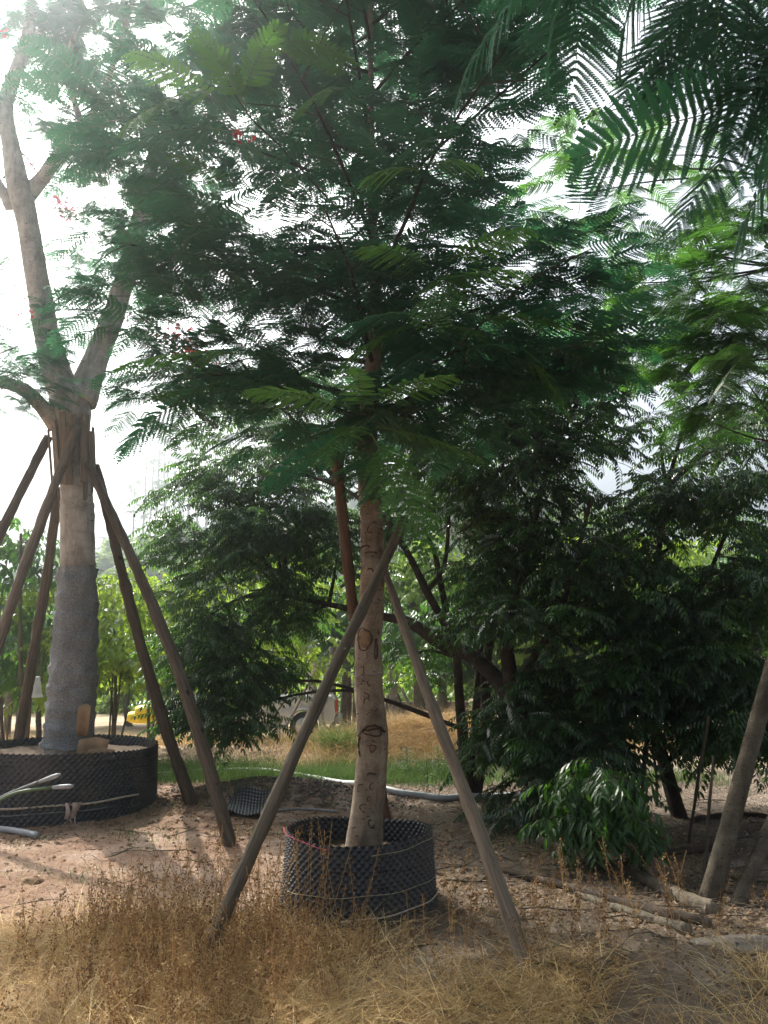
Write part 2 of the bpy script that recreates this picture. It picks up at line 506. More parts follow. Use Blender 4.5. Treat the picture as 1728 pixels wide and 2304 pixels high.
hill = place(bpy.data.objects.new('hill', np_mesh('hill', np.stack([X.ravel(), Y.ravel(), Z.ravel()], 1), quads=quads, mats=[hill_mat()], smooth=True)))
tag(hill, 'green hillside with reddish patches beyond the nursery', kind='structure')

# ------------------------------------------------------------------ geometry-node scatter
def scatter(name, mats4, idx, sources, parent=None):
    """instances of the given (visible) source objects at the given matrices, as one object"""
    n = len(mats4)
    pos = np.zeros((n, 3), np.float32); rot = np.zeros((n, 3), np.float32); scl = np.zeros(n, np.float32)
    for i, m in enumerate(mats4):
        l, q, s = m.decompose()
        pos[i] = l; rot[i] = q.to_euler('XYZ'); scl[i] = s.x
    me = bpy.data.meshes.new(name)
    me.vertices.add(n); me.vertices.foreach_set('co', pos.ravel())
    a = me.attributes.new('rot', 'FLOAT_VECTOR', 'POINT'); a.data.foreach_set('vector', rot.ravel())
    a = me.attributes.new('scl', 'FLOAT', 'POINT'); a.data.foreach_set('value', scl)
    a = me.attributes.new('idx', 'INT', 'POINT'); a.data.foreach_set('value', np.asarray(idx, np.int32))
    o = place(bpy.data.objects.new(name, me), None, parent)
    o['kind'] = 'stuff'
    ng = bpy.data.node_groups.new(name, 'GeometryNodeTree')
    ng.interface.new_socket('Geometry', in_out='INPUT', socket_type='NodeSocketGeometry')
    ng.interface.new_socket('Geometry', in_out='OUTPUT', socket_type='NodeSocketGeometry')
    gi = ng.nodes.new('NodeGroupInput'); go = ng.nodes.new('NodeGroupOutput')
    mp = ng.nodes.new('GeometryNodeMeshToPoints')
    ip = ng.nodes.new('GeometryNodeInstanceOnPoints')
    ng.links.new(gi.outputs[0], mp.inputs['Mesh'])
    ng.links.new(mp.outputs[0], ip.inputs['Points'])
    jg = ng.nodes.new('GeometryNodeJoinGeometry')
    for s in reversed(sources):
        oi = ng.nodes.new('GeometryNodeObjectInfo')
        oi.transform_space = 'ORIGINAL'
        oi.inputs['Object'].default_value = s
        oi.inputs['As Instance'].default_value = True
        ng.links.new(oi.outputs['Geometry'], jg.inputs[0])
    ng.links.new(jg.outputs[0], ip.inputs['Instance'])
    ip.inputs['Pick Instance'].default_value = True
    def attr(nm, ty):
        k = ng.nodes.new('GeometryNodeInputNamedAttribute'); k.data_type = ty; k.inputs['Name'].default_value = nm
        return next(s for s in k.outputs if s.enabled and s.name == 'Attribute')
    ng.links.new(attr('idx', 'INT'), ip.inputs['Instance Index'])
    er = ng.nodes.new('FunctionNodeEulerToRotation')
    ng.links.new(attr('rot', 'FLOAT_VECTOR'), er.inputs[0])
    ng.links.new(er.outputs[0], ip.inputs['Rotation'])
    ng.links.new(attr('scl', 'FLOAT'), ip.inputs['Scale'])
    ng.links.new(ip.outputs[0], go.inputs[0])
    md = o.modifiers.new('scatter', 'NODES'); md.node_group = ng
    return o

def orient(pos, d, up=(0, 0, 1), s=1.0, roll=0.0):
    """matrix whose +Y runs along d and +Z is as close to up as can be"""
    d = Vector(d).normalized(); up = Vector(up)
    x = d.cross(up)
    if x.length < 1e-4: x = Vector((1, 0, 0))
    x.normalize(); z = x.cross(d).normalized()
    m = Matrix((x, d, z)).transposed().to_4x4()
    if roll: m = m @ Matrix.Rotation(roll, 4, 'Y')
    return Matrix.Translation(Vector(pos)) @ m @ Matrix.Scale(s, 4)

def camdist_key(m):
    p = m.translation
    return (p - Vector((0, 0, CAM_H))).length / max(0.01, m.to_scale().x)

def in_view(p, margin=150):
    d = p - Vector((0, 0, CAM_H))
    yc = d.y * cp + d.z * sp; zc = -d.y * sp + d.z * cp
    if yc <= 0.1: return False
    return abs(d.x / yc * FPX) < 864 + margin and abs(zc / yc * FPX) < 1152 + margin

def foliage(parent, name, mats4, protos, n_obj, stuff_name):
    """nearest n_obj leaves in view become objects of their own, the rest one stuff part"""
    vis = sorted([m for m in mats4 if in_view(m.translation)], key=camdist_key)
    single = vis[:n_obj]
    ids = set(id(m) for m in single)
    rest = [m for m in mats4 if id(m) not in ids]
    objs = []
    rr = random.Random(len(mats4))
    for k, m in enumerate(single):
        o = bpy.data.objects.new(name, protos[k % len(protos)])
        place(o, m, parent); objs.append(o)
    if rest:
        nsrc = len(protos)
        scatter(stuff_name, rest, [rr.randrange(nsrc) for _ in rest], objs[:nsrc], parent)
    return objs

# ------------------------------------------------------------------ leaf meshes
def frond_mesh(name, L=0.46, npin=17, plen=0.115, nleaf=10, pw=0.0205, seed=0, droop=0.10, mat='poin'):
    r = random.Random(seed)
    mb = MB()
    def rp(t):
        return Vector((0.012 * math.sin(t * 3 + seed), L * t, -droop * t * t + 0.02 * math.sin(t * 2.2)))
    mb.tube([rp(t) for t in (0, 0.25, 0.5, 0.75, 1.0)], [0.0030, 0.0026, 0.002, 0.0015, 0.0007], 3, 1, cap=False)
    for i in range(npin):
        t = 0.17 + 0.83 * i / (npin - 1)
        pl = plen * (0.50 + 0.50 * math.sin(math.pi * min(1, t * 0.92 + 0.02))) * (1 - 0.35 * t ** 5)
        base = rp(t)
        for sd_ in (-1, 1):
            if r.random() < 0.02: continue
            a = R(78 - 34 * t + r.uniform(-5, 5))
            dz = -0.22 + r.uniform(-0.12, 0.10)
            d = Vector((sd_ * math.sin(a), math.cos(a), dz)).normalized()
            side = d.cross(Vector((0, 0, 1))).normalized()
            l = pl * r.uniform(0.9, 1.05)
            n = max(3, int(round(nleaf * l / plen)))
            prev = base
            w0 = l / n
            tilt = r.uniform(-0.25, 0.25)
            for k in range(n):
                u = (k + 0.6) / n
                p = base + d * (l * u) + Vector((0, 0.012 * u * u, -0.018 * u * u))
                wl = pw * 0.5 * (0.55 + 0.45 * math.sin(math.pi * min(1, u * 1.0 + 0.08))) * r.uniform(0.85, 1.1)
                for s2 in (-1, 1):
                    q = side * s2 * 0.93 + d * 0.36 + Vector((0, 0, tilt * s2 - 0.08))
                    h = d * (w0 * 0.47)
                    tip = p + q * wl * 1.08
                    mb.add([p - h * 1.15, tip - h * .95, tip + h * .85, p + h * 1.15], [(0, 1, 2, 3)], 0)
            # pinna rib
            e = base + d * l + Vector((0, 0.012, -0.018))
            mb.add([base + side * 0.0007, e, base - side * 0.0007], [(0, 1, 2)], 1)
    return mb.mesh(name, [M[mat], M['rachis']], False)

def leaflet(mb, p, d, nrm, L, W, mat=0, fold=0.18, curl=0.15):
    d = d.normalized(); s = d.cross(nrm).normalized(); n = s.cross(d).normalized()
    c1 = p + d * L * 0.38 - n * 0.0
    c2 = p + d * L * 0.72 - n * (curl * L * 0.35)
    tip = p + d * L - n * (curl * L)
    v = [p, c1 + s * W * .5 + n * fold * W, c1, c1 - s * W * .5 + n * fold * W,
         c2 + s * W * .36 + n * fold * W * .7, c2, c2 - s * W * .36 + n * fold * W * .7, tip]
    mb.add(v, [(0, 1, 2), (0, 2, 3), (1, 4, 5, 2), (2, 5, 6, 3), (4, 7, 5), (5, 7, 6)], mat)

def pinnate_spray(name, seed, mat, twig=0.34, nleaf=5, rl=0.26, npairs=6, LL=0.085, LW=0.026):
    """a twig carrying drooping pinnate leaves"""
    r = random.Random(seed); mb = MB()
    tp = lambda t: Vector((0.03 * math.sin(3 * t + seed), twig * t, 0.06 * t - 0.10 * t * t))
    mb.tube([tp(t) for t in (0, .5, 1)], [0.004, 0.003, 0.0018], 3, 1, cap=False)
    for i in range(nleaf):
        t = 0.25 + 0.75 * i / (nleaf - 1)
        b = tp(t); a = r.uniform(30, 75) * (1 if i % 2 else -1)
        if i == nleaf - 1: a = r.uniform(-15, 15)
        d0 = Vector((math.sin(R(a)), math.cos(R(a)), r.uniform(-0.05, 0.35))).normalized()
        pr = b
        l = rl * r.uniform(0.8, 1.1)
        rp = lambda u: b + d0 * l * u + Vector((0, 0, -l * 0.42 * u * u))
        mb.tube([rp(u) for u in (0, .5, 1)], [0.002, 0.0015, 0.0008], 3, 1, cap=False)
        for k in range(npairs):
            u = 0.22 + 0.78 * k / (npairs - 1)
            p = rp(u); dd = (rp(min(1, u + .05)) - rp(u - .05)).normalized()
            s = dd.cross(Vector((0, 0, 1))).normalized()
            for sd_ in (-1, 1):
                q = dd * 0.55 + s * sd_ * 0.85 + Vector((0, 0, -0.55 + r.uniform(-.2, .2)))
                leaflet(mb, p, q, Vector((0, 0, 1)) + s * sd_ * 0.3, LL * r.uniform(.8, 1.15) * (1 - 0.25 * abs(u - .5)), LW)
        leaflet(mb, rp(1), rp(1) - rp(.9) + Vector((0, 0, -.01)), Vector((0, 0, 1)), LL, LW)
    return mb.mesh(name, [M[mat], M['twig']], False)

def broad_spray(name, seed, mat, twig=0.5, n=11, LL=0.15, LW=0.065, droopy=0.9):
    """a twig with alternate hanging oval leaves"""
    r = random.Random(seed); mb = MB()
    tp = lambda t: Vector((0.04 * math.sin(3 * t + seed), twig * t, 0.12 * t - 0.22 * t * t))
    mb.tube([tp(t) for t in (0, .5, 1)], [0.005, 0.0035, 0.002], 3, 1, cap=False)
    for i in range(n):
        t = 0.12 + 0.88 * i / (n - 1); b = tp(t)
        a = R(r.uniform(35, 75)) * (1 if i % 2 else -1)
        d = Vector((math.sin(a), math.cos(a), -droopy + r.uniform(-.4, .4))).normalized()
        leaflet(mb, b, d, Vector((r.uniform(-.4, .4), 0.3, 1)), LL * r.uniform(.7, 1.1), LW * r.uniform(.85, 1.1), 0, 0.12, 0.18)
    return mb.mesh(name, [M[mat], M['twig']], False)

F_MED = [frond_mesh('frond', seed=s, L=0.42 + 0.03 * s, droop=0.05 + 0.05 * (s % 3), nleaf=9) for s in range(4)]
F_FINE = [frond_mesh('frond', seed=10 + s, L=0.46, npin=17, nleaf=17, droop=0.06 + 0.04 * s, pw=0.019) for s in range(3)]
F_LIT = [frond_mesh('frond', seed=20 + s, L=0.42, npin=16, nleaf=16, mat='poin_lit', droop=0.04) for s in range(2)]
F_RIGHT = [frond_mesh('frond', seed=30 + s, L=0.45, npin=17, nleaf=10, mat='poin_r', droop=0.06 + 0.05 * s) for s in range(3)]
F_NEAR = [frond_mesh('frond', seed=40 + s, L=0.62, npin=20, nleaf=26, plen=0.18, pw=0.021, droop=0.09 + 0.03 * s) for s in range(3)]
S_DARK = [pinnate_spray('leaf_spray', 50 + s, 'dark_leaf') for s in range(4)]
S_DARKF = [pinnate_spray('leaf_spray', 54 + s, 'dark_leaf', .34, 5, .27, 8, .068, .021) for s in range(4)]
M['dark_leaf_b'] = leaf_mat('dark_leaf_lighter', (0.014, 0.042, 0.012), (0.034, 0.085, 0.02), 0.32, (0.20, 0.48, 0.04), 0.3, 0.6, (0.28, 0.13, 0.01))
S_DARKA = [pinnate_spray('leaf_spray', 64 + s, 'dark_leaf_b') for s in range(4)]
S_MID = [pinnate_spray('leaf_spray', 60 + s, 'mid_leaf', 0.36, 5, 0.24, 6, 0.08, 0.028) for s in range(3)]
S_BRIGHT = [broad_spray('leaf_spray', 70 + s, 'bright_leaf') for s in range(3)]
S_GREEN = [broad_spray('leaf_spray', 75 + s, 'mid_leaf', 0.5, 12, 0.15, 0.06) for s in range(3)]

# ------------------------------------------------------------------ paths, poles, limbs
def smooth_path(pts, n=4):
    pts = [Vector(p) for p in pts]
    if len(pts) < 3: return pts
    out = []
    for i in range(len(pts) - 1):
        p0 = pts[max(0, i - 1)]; p1 = pts[i]; p2 = pts[i + 1]; p3 = pts[min(len(pts) - 1, i + 2)]
        for k in range(n):
            t = k / n
            out.append(0.5 * ((2 * p1) + (p2 - p0) * t + (2 * p0 - 5 * p1 + 4 * p2 - p3) * t * t + (3 * p1 - p0 - 3 * p2 + p3) * t ** 3))
    out.append(pts[-1])
    return out

def lerp_r(r0, r1, n, pw=1.0):
    return [r0 + (r1 - r0) * (i / (n - 1)) ** pw for i in range(n)]

def limb(name, pts, r0, r1, mat, parent, n=8, wob=0.15, seed=0, flare=0.0):
    sp_ = smooth_path(pts, 5)
    rad = lerp_r(r0, r1, len(sp_))
    if flare:
        for i in range(min(6, len(rad))):
            rad[i] *= 1 + flare * (1 - i / 6) ** 2
    mb = MB(); mb.tube(sp_, rad, n, 0, wob, seed)
    return mb.build(name, M[mat], parent)

def pole(name, p0, p1, r0, r1, mat, label, cat='pole', group=None, parent=None, seed=0, knots=5):
    """a rough round pole built along its own axis so that the grain follows it"""
    p0 = Vector(p0); p1 = Vector(p1); L = (p1 - p0).length
    r = random.Random(seed)
    mb = MB(); N = max(10, int(L / 0.10)); n = 12
    pts, rad = [], []
    bx, by = r.uniform(-.02, .02), r.uniform(-.02, .02)
    kn = [r.uniform(0.05, .95) for _ in range(knots)]
    for i in range(N):
        t = i / (N - 1)
        k = sum(math.exp(-((t - q) * L / 0.035) ** 2) for q in kn)
        pts.append(Vector((bx * math.sin(t * math.pi) * L + 0.004 * math.sin(t * 11 + seed), by * math.sin(t * math.pi * 1.3) * L, t * L)))
        rad.append((r0 + (r1 - r0) * t) * (1 + 0.10 * k + 0.03 * math.sin(t * 23 + seed)))
    mb.tube(pts, rad, n, 0, 0.26, seed)
    for q in kn:
        if r.random() < 0.7:
            a = r.uniform(0, 6.28); rr_ = (r0 + (r1 - r0) * q)
            c = Vector((math.cos(a), math.sin(a), 0)) * rr_ * 0.85 + Vector((bx * math.sin(q * math.pi) * L, by * math.sin(q * math.pi * 1.3) * L, q * L))
            mb.tube([c, c + Vector((math.cos(a), math.sin(a), 0.5)) * 0.022], [rr_ * .34, rr_ * .2], 6, 0)
    d = (p1 - p0).normalized()
    mw = Matrix.Translation(p0) @ d.to_track_quat('Z', 'Y').to_matrix().to_4x4()
    o = mb.build(name, M[mat], parent, mw)
    if parent is None: tag(o, label, cat, group)
    elif label: o['label'] = label
    return o

# ================================================================== THINGS
def rad_px(r, Y):            # radius in metres of something r photo pixels wide at depth Y near the picture's middle
    return r * Y / 1800.0

# ---- air-pruning pots: a bumped plastic sheet rolled into a ring
def pot(name, c, r_top, r_bot, h, s, amp, mat, label, group=None, soil_z=None, seed=0, res=6, oval=0.0):
    root = thing(name, c, label, 'tree pot', group)
    c = Vector(c)
    circ = 2 * math.pi * r_top
    nb = int(circ / s); nu = nb * res
    vs = s * 0.5; nv = int(h / (vs / res)) + 1
    u = np.arange(nu) / res; v = np.arange(nv) / res
    U, V = np.meshgrid(u, v)
    row = np.round(V)
    best = np.zeros_like(U)
    for dr in (-1, 0, 1):
        rw = row + dr
        off = np.where(rw.astype(int) % 2 == 0, 0.0, 0.5)
        du = (U - off) - np.round(U - off); dv = (V - rw) * 0.5
        best = np.maximum(best, 1 - np.hypot(du, dv) / 0.40)
    hgt = amp * 1.25 * np.clip(best, 0, 1) ** 1.1 - amp * 0.25
    th = U / nb * 2 * math.pi
    rr = r_bot + (r_top - r_bot) * (V / V.max())
    wob = (0.020 * np.sin(th * 3 + seed) + 0.014 * np.sin(th * 7 + 2 * seed) + 0.02 * np.exp(-((th - 4.9) / .2) ** 2) - .03 * np.exp(-((th - 4.1) / .25) ** 2)) * (.4 + .6 * V / V.max())
    rad = rr * (1 + wob) + hgt
    zz = h * V / V.max() + 0.018 * np.sin(th * 2 + seed) * (V / V.max()) + 0.006 * np.where(V >= V.max() - 1e-6, np.cos(U * 2 * math.pi), 0)
    Vv = np.stack([c.x + rad * np.cos(th) * (1 + oval), c.y + rad * np.sin(th), c.z + zz], 2)
    I = np.arange(nu * nv).reshape(nv, nu); I2 = np.roll(I, -1, 1)
    q = np.stack([I[:-1].ravel(), I2[:-1].ravel(), I2[1:].ravel(), I[1:].ravel()], 1)
    me = np_mesh('pot_wall', Vv.reshape(-1, 3), quads=q, mats=[M[mat]], smooth=False)
    o = place(bpy.data.objects.new('pot_wall', me), None, root)
    if r_top > .4:
        for k in range(5):
            a = R(-72 if r_top < 1 else -78); z_ = h * (k + .5) / 5; q = r_bot + (r_top - r_bot) * z_ / h + amp * 1.2
            ctr = Vector((c.x + q * math.cos(a), c.y + q * math.sin(a), c.z + z_)); dd = Vector((math.cos(a), math.sin(a), 0))
            mb = MB(); mb.tube([ctr - dd * .02, ctr + dd * .006, ctr + dd * .010], [.014, .014, .008], 8); mb.build('bolt', M['plastic_black'], root)
    sz = soil_z if soil_z is not None else h * 0.72
    mb = MB(); n = 40; rings = 7
    rs = np.random.default_rng(seed)
    vs_ = [(c.x, c.y, c.z + sz + .03)]
    for k in range(1, rings + 1):
        for i in range(n):
            a = i / n * 2 * math.pi; r_ = (r_bot + (r_top - r_bot) * sz / h) * k / rings * 1.01
            vs_.append((c.x + r_ * math.cos(a) * (1 + oval), c.y + r_ * math.sin(a), c.z + sz + rs.uniform(-.012, .012)))
    fs = [(0, 1 + i, 1 + (i + 1) % n) for i in range(n)]
    for k in range(rings - 1):
        for i in range(n):
            a = 1 + k * n; b = a + n; j = (i + 1) % n
            fs.append((a + i, b + i, b + j, a + j))
    mb.add(vs_, fs); mb.build('pot_soil', M['soil_pot'], root)
    return root

POT_C = Vector((-0.17, 5.76, 0.0))
mid_pot = pot('tree_pot', (POT_C.x, POT_C.y, gz(POT_C.x, POT_C.y) - 0.02), 0.475, 0.515, 0.50, 0.050, 0.020, 'plastic_pot',
              'round black plastic pot with pointed bumps around the trunk of the middle tree', 'bumpy plastic tree pots', 0.33, 2)
LP = Vector((-3.74, 9.45, 0.0))
left_pot = pot('tree_pot', (LP.x, LP.y, gz(LP.x, LP.y) - 0.03), 1.11, 1.13, 0.70, 0.066, 0.022, 'plastic_pot',
               'widest black bumpy plastic pot, at the left edge under the wrapped tree', 'bumpy plastic tree pots', 0.60, 5)

# twine and tape round the pots
def ring_line(parent, c, r, z0, tilt, a0, a1, thick, mat, name, wob=0.004, seed=0, n=40):
    pts = []
    for i in range(n):
        a = a0 + (a1 - a0) * i / (n - 1)
        pts.append(Vector((c.x + r * math.cos(a), c.y + r * math.sin(a), z0 + tilt * math.cos(a) + wob * math.sin(a * 9 + seed))))
    mb = MB(); mb.tube(pts, thick, 5); return mb.build(name, M[mat], parent)
g0 = gz(POT_C.x, POT_C.y)
ring_line(mid_pot, POT_C, 0.512, g0 + 0.40, 0.06, R(-80), R(-10), 0.0025, 'twine', 'twine', seed=1)
ring_line(mid_pot, POT_C, 0.522, g0 + 0.18, 0.03, R(-150), R(-5), 0.0025, 'twine', 'twine', seed=2)
ring_line(mid_pot, POT_C, 0.534, g0 + 0.05, 0.05, R(-100), R(0), 0.005, 'rope', 'twine', seed=3)
ring_line(mid_pot, POT_C, 0.510, g0 + 0.42, -0.07, R(-175), R(-110), 0.0022, 'petal_pink', 'red_cord', seed=4)

gl = gz(LP.x, LP.y)
rag = ring_line(left_pot, LP, 1.152, gl + 0.17, 0.02, R(-125), R(-20), 0.011, 'rope', 'rag_rope', 0.006)
rag2 = ring_line(left_pot, LP, 1.152, gl + 0.105, 0.02, R(-118), R(-40), 0.006, 'plastic_grey', 'plastic_cord', 0.006)
for k, (a, w, l) in enumerate(((-62, .045, .20), (-59, .05, .24), (-56.5, .035, .21), (-60.5, .03, .12))):
    aa = R(a); b = LP + Vector((math.cos(aa), math.sin(aa), 0)) * 1.165; b.z = gl + 0.205
    tang = Vector((-math.sin(aa), math.cos(aa), 0)); rad_ = Vector((math.cos(aa), math.sin(aa), 0))
    mb = MB(); vs = []
    for i in range(7):
        t = i / 6; cpt = b + Vector((0, 0, -l * t)) + rad_ * (0.03 * math.sin(t * 5 + k)) + tang * 0.02 * math.sin(3 * t + k)
        ww = w * (0.6 + 0.4 * math.sin(2.5 * t + k))
        for o_ in (0.004, -0.004):
            vs += [cpt - tang * ww / 2 + rad_ * o_, cpt + tang * ww / 2 + rad_ * (o_ + 0.008)]
    fs = []
    for i in range(6):
        q = i * 4
        fs += [(q, q + 1, q + 5, q + 4), (q + 2, q + 6, q + 7, q + 3), (q, q + 4, q + 6, q + 2), (q + 1, q + 3, q + 7, q + 5)]
    mb.add(vs, fs); mb.build('rag_strip', M['cloth_pink'], left_pot)

# ---- middle tree -----------------------------------------------------------
TY = 5.83
tr_px = [(820, 1915, 44), (820, 1890, 40), (826, 1830, 37), (832, 1771, 36), (838, 1690, 34), (838, 1650, 34.5), (831, 1562, 32.5), (829, 1500, 31.5), (828, 1458, 31),
         (832, 1400, 30), (836, 1354, 28.5), (838, 1250, 27.5), (834, 1146, 26.5), (827, 1042, 24.5), (828, 960, 23), (838, 850, 19), (844, 720, 16), (845, 620, 13),
         (838, 480, 9.5), (836, 312, 6.5), (834, 150, 5.5), (835, 0, 4.8), (838, -150, 4), (840, -300, 3)]
mid_tree = thing('poinciana_tree', P(820, 1890, TY) * 1.0, 'young feathery tree with slender pale scarred trunk and wide crown in the middle', 'tree')
tp = [P(a, b, TY) for a, b, c in tr_px]; tr_r = [c * ((p - Vector((0, 0, CAM_H))).length) / 1850 for (a, b, c), p in zip(tr_px, tp)]
def trunk_mesh(pts, radii, n=20, sub=4, wob=0.05, seed=0, roots=0):
    sp_ = smooth_path(pts, sub)
    rs = []
    for i in range(len(radii) - 1):
        for k in range(sub): rs.append(radii[i] + (radii[i + 1] - radii[i]) * k / sub)
    rs.append(radii[-1])
    mb = MB(); mb.tube(sp_, rs, n, 0, wob, seed)
    return mb
trunk = trunk_mesh(tp, tr_r, 22, 4, 0.07).build('trunk', M['bark_pale'], mid_tree)

# healed pruning scars: raised dark rims on the bark
def trunk_at(py):
    for i in range(len(tr_px) - 1):
        if tr_px[i][1] >= py >= tr_px[i + 1][1]:
            t = (tr_px[i][1] - py) / max(1e-6, tr_px[i][1] - tr_px[i + 1][1])
            return tp[i].lerp(tp[i + 1], t), tr_r[i] + (tr_r[i + 1] - tr_r[i]) * t
    return tp[-1], tr_r[-1]
def on_bark(px, py, off=0.0):
    c, r = trunk_at(py)
    x = P(px, py, TY - r * 0.8).x - c.x
    x = max(-r * 0.97, min(r * 0.97, x))
    y = -math.sqrt(max(0, r * r - x * x))
    n = Vector((x, y, 0)).normalized()
    return Vector((c.x, c.y, P(px, py, TY - r).z)) + Vector((x, y, 0)) + n * off
def scar(px, py, rx, ry, a0=0, a1=360, th=0.0035, fill=False, tilt=0.0, jag=0.12, seed=0):
    r = random.Random(seed * 31 + int(px + py)); pts = []
    if max(rx, ry) < 12 and not fill and a1 - a0 > 300:
        a0 = r.uniform(0, 360); a1 = a0 + r.uniform(130, 260)
    th = th * .95
    n = max(8, int((a1 - a0) / 14))
    for i in range(n + 1):
        a = R(a0 + (a1 - a0) * i / n); j = 1 + jag * math.sin(3 * a + seed) + r.uniform(-.07, .07)
        ex, ey = rx * math.cos(a) * j, ry * math.sin(a) * j
        pts.append(on_bark(px + ex * math.cos(tilt) - ey * math.sin(tilt), py - (ex * math.sin(tilt) + ey * math.cos(tilt)), 0.0005))
    mb = MB(); mb.tube(pts, [th * r.uniform(.6, 1.3) for _ in pts], 5)
    s = mb.build('scar', M['scar'], mid_tree)
    if fill:
        mb = MB(); cc = on_bark(px, py, 0.0035); vs = [cc]
        for i in range(14):
            a = R(i * 360 / 14); vs.append(on_bark(px + rx * .8 * math.cos(a), py - ry * .85 * math.sin(a), 0.0025))
        mb.add(vs, [(0, 1 + i, 1 + (i + 1) % 14) for i in range(14)]); mb.build('scar_wood', M['scar_wood'], s)
scar(820, 1438, 16, 24, fill=True, th=0.0045, seed=1)
scar(821, 1475, 6, 8, seed=2); scar(846, 1462, 3, 22, th=0.004, seed=3); scar(852, 1418, 1.5, 9, seed=4)
scar(814, 1509, 5, 9, seed=5); scar(831, 1537, 4, 6, seed=6)
scar(821, 1567, 8, 8, seed=7, th=0.004); scar(827, 1580, 9, 8, seed=8, th=0.004)
scar(841, 1595, 6, 5, 180, 360, seed=9)
scar(838, 1655, 30, 22, 20, 200, th=0.010, seed=10, jag=.05); scar(840, 1648, 20, 8, th=0.006, seed=11, jag=.2)
scar(811, 1680, 4, 22, 90, 270, th=0.008, seed=12)
scar(838, 1684, 7, 8, th=0.004, seed=13, fill=True); scar(840, 1669, 3, 3, seed=14)
scar(835, 1743, 9, 3, 0, 180, th=0.007, seed=15); scar(812, 1775, 8, 9, 60, 250, seed=16); scar(838, 1770, 6, 8, 80, 270, seed=17)
scar(818, 1818, 8, 9, seed=18, th=0.004); scar(836, 1853, 7, 9, seed=19, th=0.004); scar(817, 1840, 3, 4, seed=20); scar(832, 1797, 6, 5, 100, 260, seed=21)
scar(833, 1190, 6, 9, seed=22); scar(843, 1178, 4, 4, seed=23); scar(822, 1232, 10, 5, 0, 180, th=0.007, seed=24); scar(834, 1245, 12, 3, 0, 180, th=0.006, seed=25)
scar(845, 1352, 9, 6, seed=26); scar(833, 1284, 6, 5, th=.006, seed=27); scar(815, 1213, 3, 6, seed=28)
for i in range(26):
    scar(random.uniform(803, 862), random.uniform(1080, 1870), random.uniform(1, 3), random.uniform(.8, 2), 0, 200, th=0.003, seed=40 + i)
# wire round the trunk
pts = []
c, r = trunk_at(1519)
for i in range(33):
    a = 2 * math.pi * i / 32
    pts.append(c + Vector((math.cos(a) * (r + .004), math.sin(a) * (r + .004), 0.010 * math.cos(a))))
mb = MB(); mb.tube(pts, 0.003, 5); mb.tube([on_bark(818, 1527, .005), on_bark(811, 1535, .012), on_bark(801, 1544, .004)], 0.003, 4)
wire = mb.build('tie_wire', M['pvc_dark'], mid_tree)

for py, dz_ in ((1262, .02), (1275, -.03), (1186, .03), (1358, .02)):
    c, r = trunk_at(py); pts = []
    for i in range(41):
        a = 2 * math.pi * i / 40; q = r + .006 + (.075 * max(0, math.cos(a + R(60))) ** 4)
        pts.append(c + Vector((math.cos(a) * q, math.sin(a) * q, dz_ * math.cos(a * 2 + py))))
    mb = MB(); mb.tube(pts, .0028, 5); mb.build('tie_wire', M['pvc_dark'], mid_tree)
# branches and fronds of the middle tree
mid_fr = []
def rosette(pos, out, n, store, s=1.0, spread=150, el=(-18, 22)):
    base = math.atan2(out.x, out.y)
    for k in range(n):
        a = base + R(spread) * ((k + random.uniform(.2, .8)) / n * 2 - 1)
        e = R(random.uniform(*el))
        d = Vector((math.sin(a) * math.cos(e), math.cos(a) * math.cos(e), math.sin(e)))
        up = Vector((random.gauss(0, .22), random.gauss(0, .22), 1))
        store.append(orient(pos + d * 0.015, d, up, s * random.uniform(.9, 1.4)))
random.seed(11)
zs_top = 8.8  # crown top added above the view, unseen, to shade the fronds below
nb = 42
for b in range(nb):
    f = b / (nb - 1)
    z = 3.25 + (zs_top - 3.25) * f + random.uniform(-.08, .08)
    py = None
    # trunk point at that height
    best = min(range(len(tp) - 1), key=lambda i: abs((tp[i].z + tp[i + 1].z) / 2 - z))
    t = (z - tp[best].z) / max(1e-6, tp[best + 1].z - tp[best].z); base = tp[best].lerp(tp[best + 1], max(0, min(1, t)))
    az = b * 2.399 + random.uniform(-.25, .25)
    L = (2.15 - 0.75 * f) * random.uniform(.8, 1.1)
    if b < 6: L *= 0.85
    el0 = R(random.uniform(18, 38)) if f < .75 else R(random.uniform(30, 50))
    h = Vector((math.sin(az), math.cos(az), 0))
    pts = [base + h * (L * u) + Vector((0, 0, L * (math.tan(el0) * u - 0.22 * u * u))) + Vector((random.gauss(0, .03), random.gauss(0, .03), 0)) * u for u in (0, .3, .6, 1.0)]
    br = limb('branch', pts, 0.022 - 0.010 * f, 0.005, 'bark_dark', mid_tree, 6, 0.1, b)
    path = smooth_path(pts, 5)
    rosette(path[-1], h, 7, mid_fr)
    for u in (0.25, 0.36, 0.48, 0.58, 0.68, 0.78, 0.87, 0.95):
        p = path[int(u * (len(path) - 1))]
        side = Vector((h.y, -h.x, 0)) * random.choice((-1, 1))
        l2 = random.uniform(.2, .55)
        e = p + (side * .8 + h * .5).normalized() * l2 + Vector((0, 0, l2 * random.uniform(-.1, .5)))
        if random.random() < 0.62:
            limb('twig', [p, p.lerp(e, .5) + Vector((0, 0, .02)), e], 0.007, 0.003, 'twig', br, 4, 0, b)
            rosette(e, (e - p), 5, mid_fr, .95)
        rosette(p, side, 2, mid_fr, .95, 60)
rosette(tp[-3], Vector((0, 1, 0)), 8, mid_fr, 1, 180)
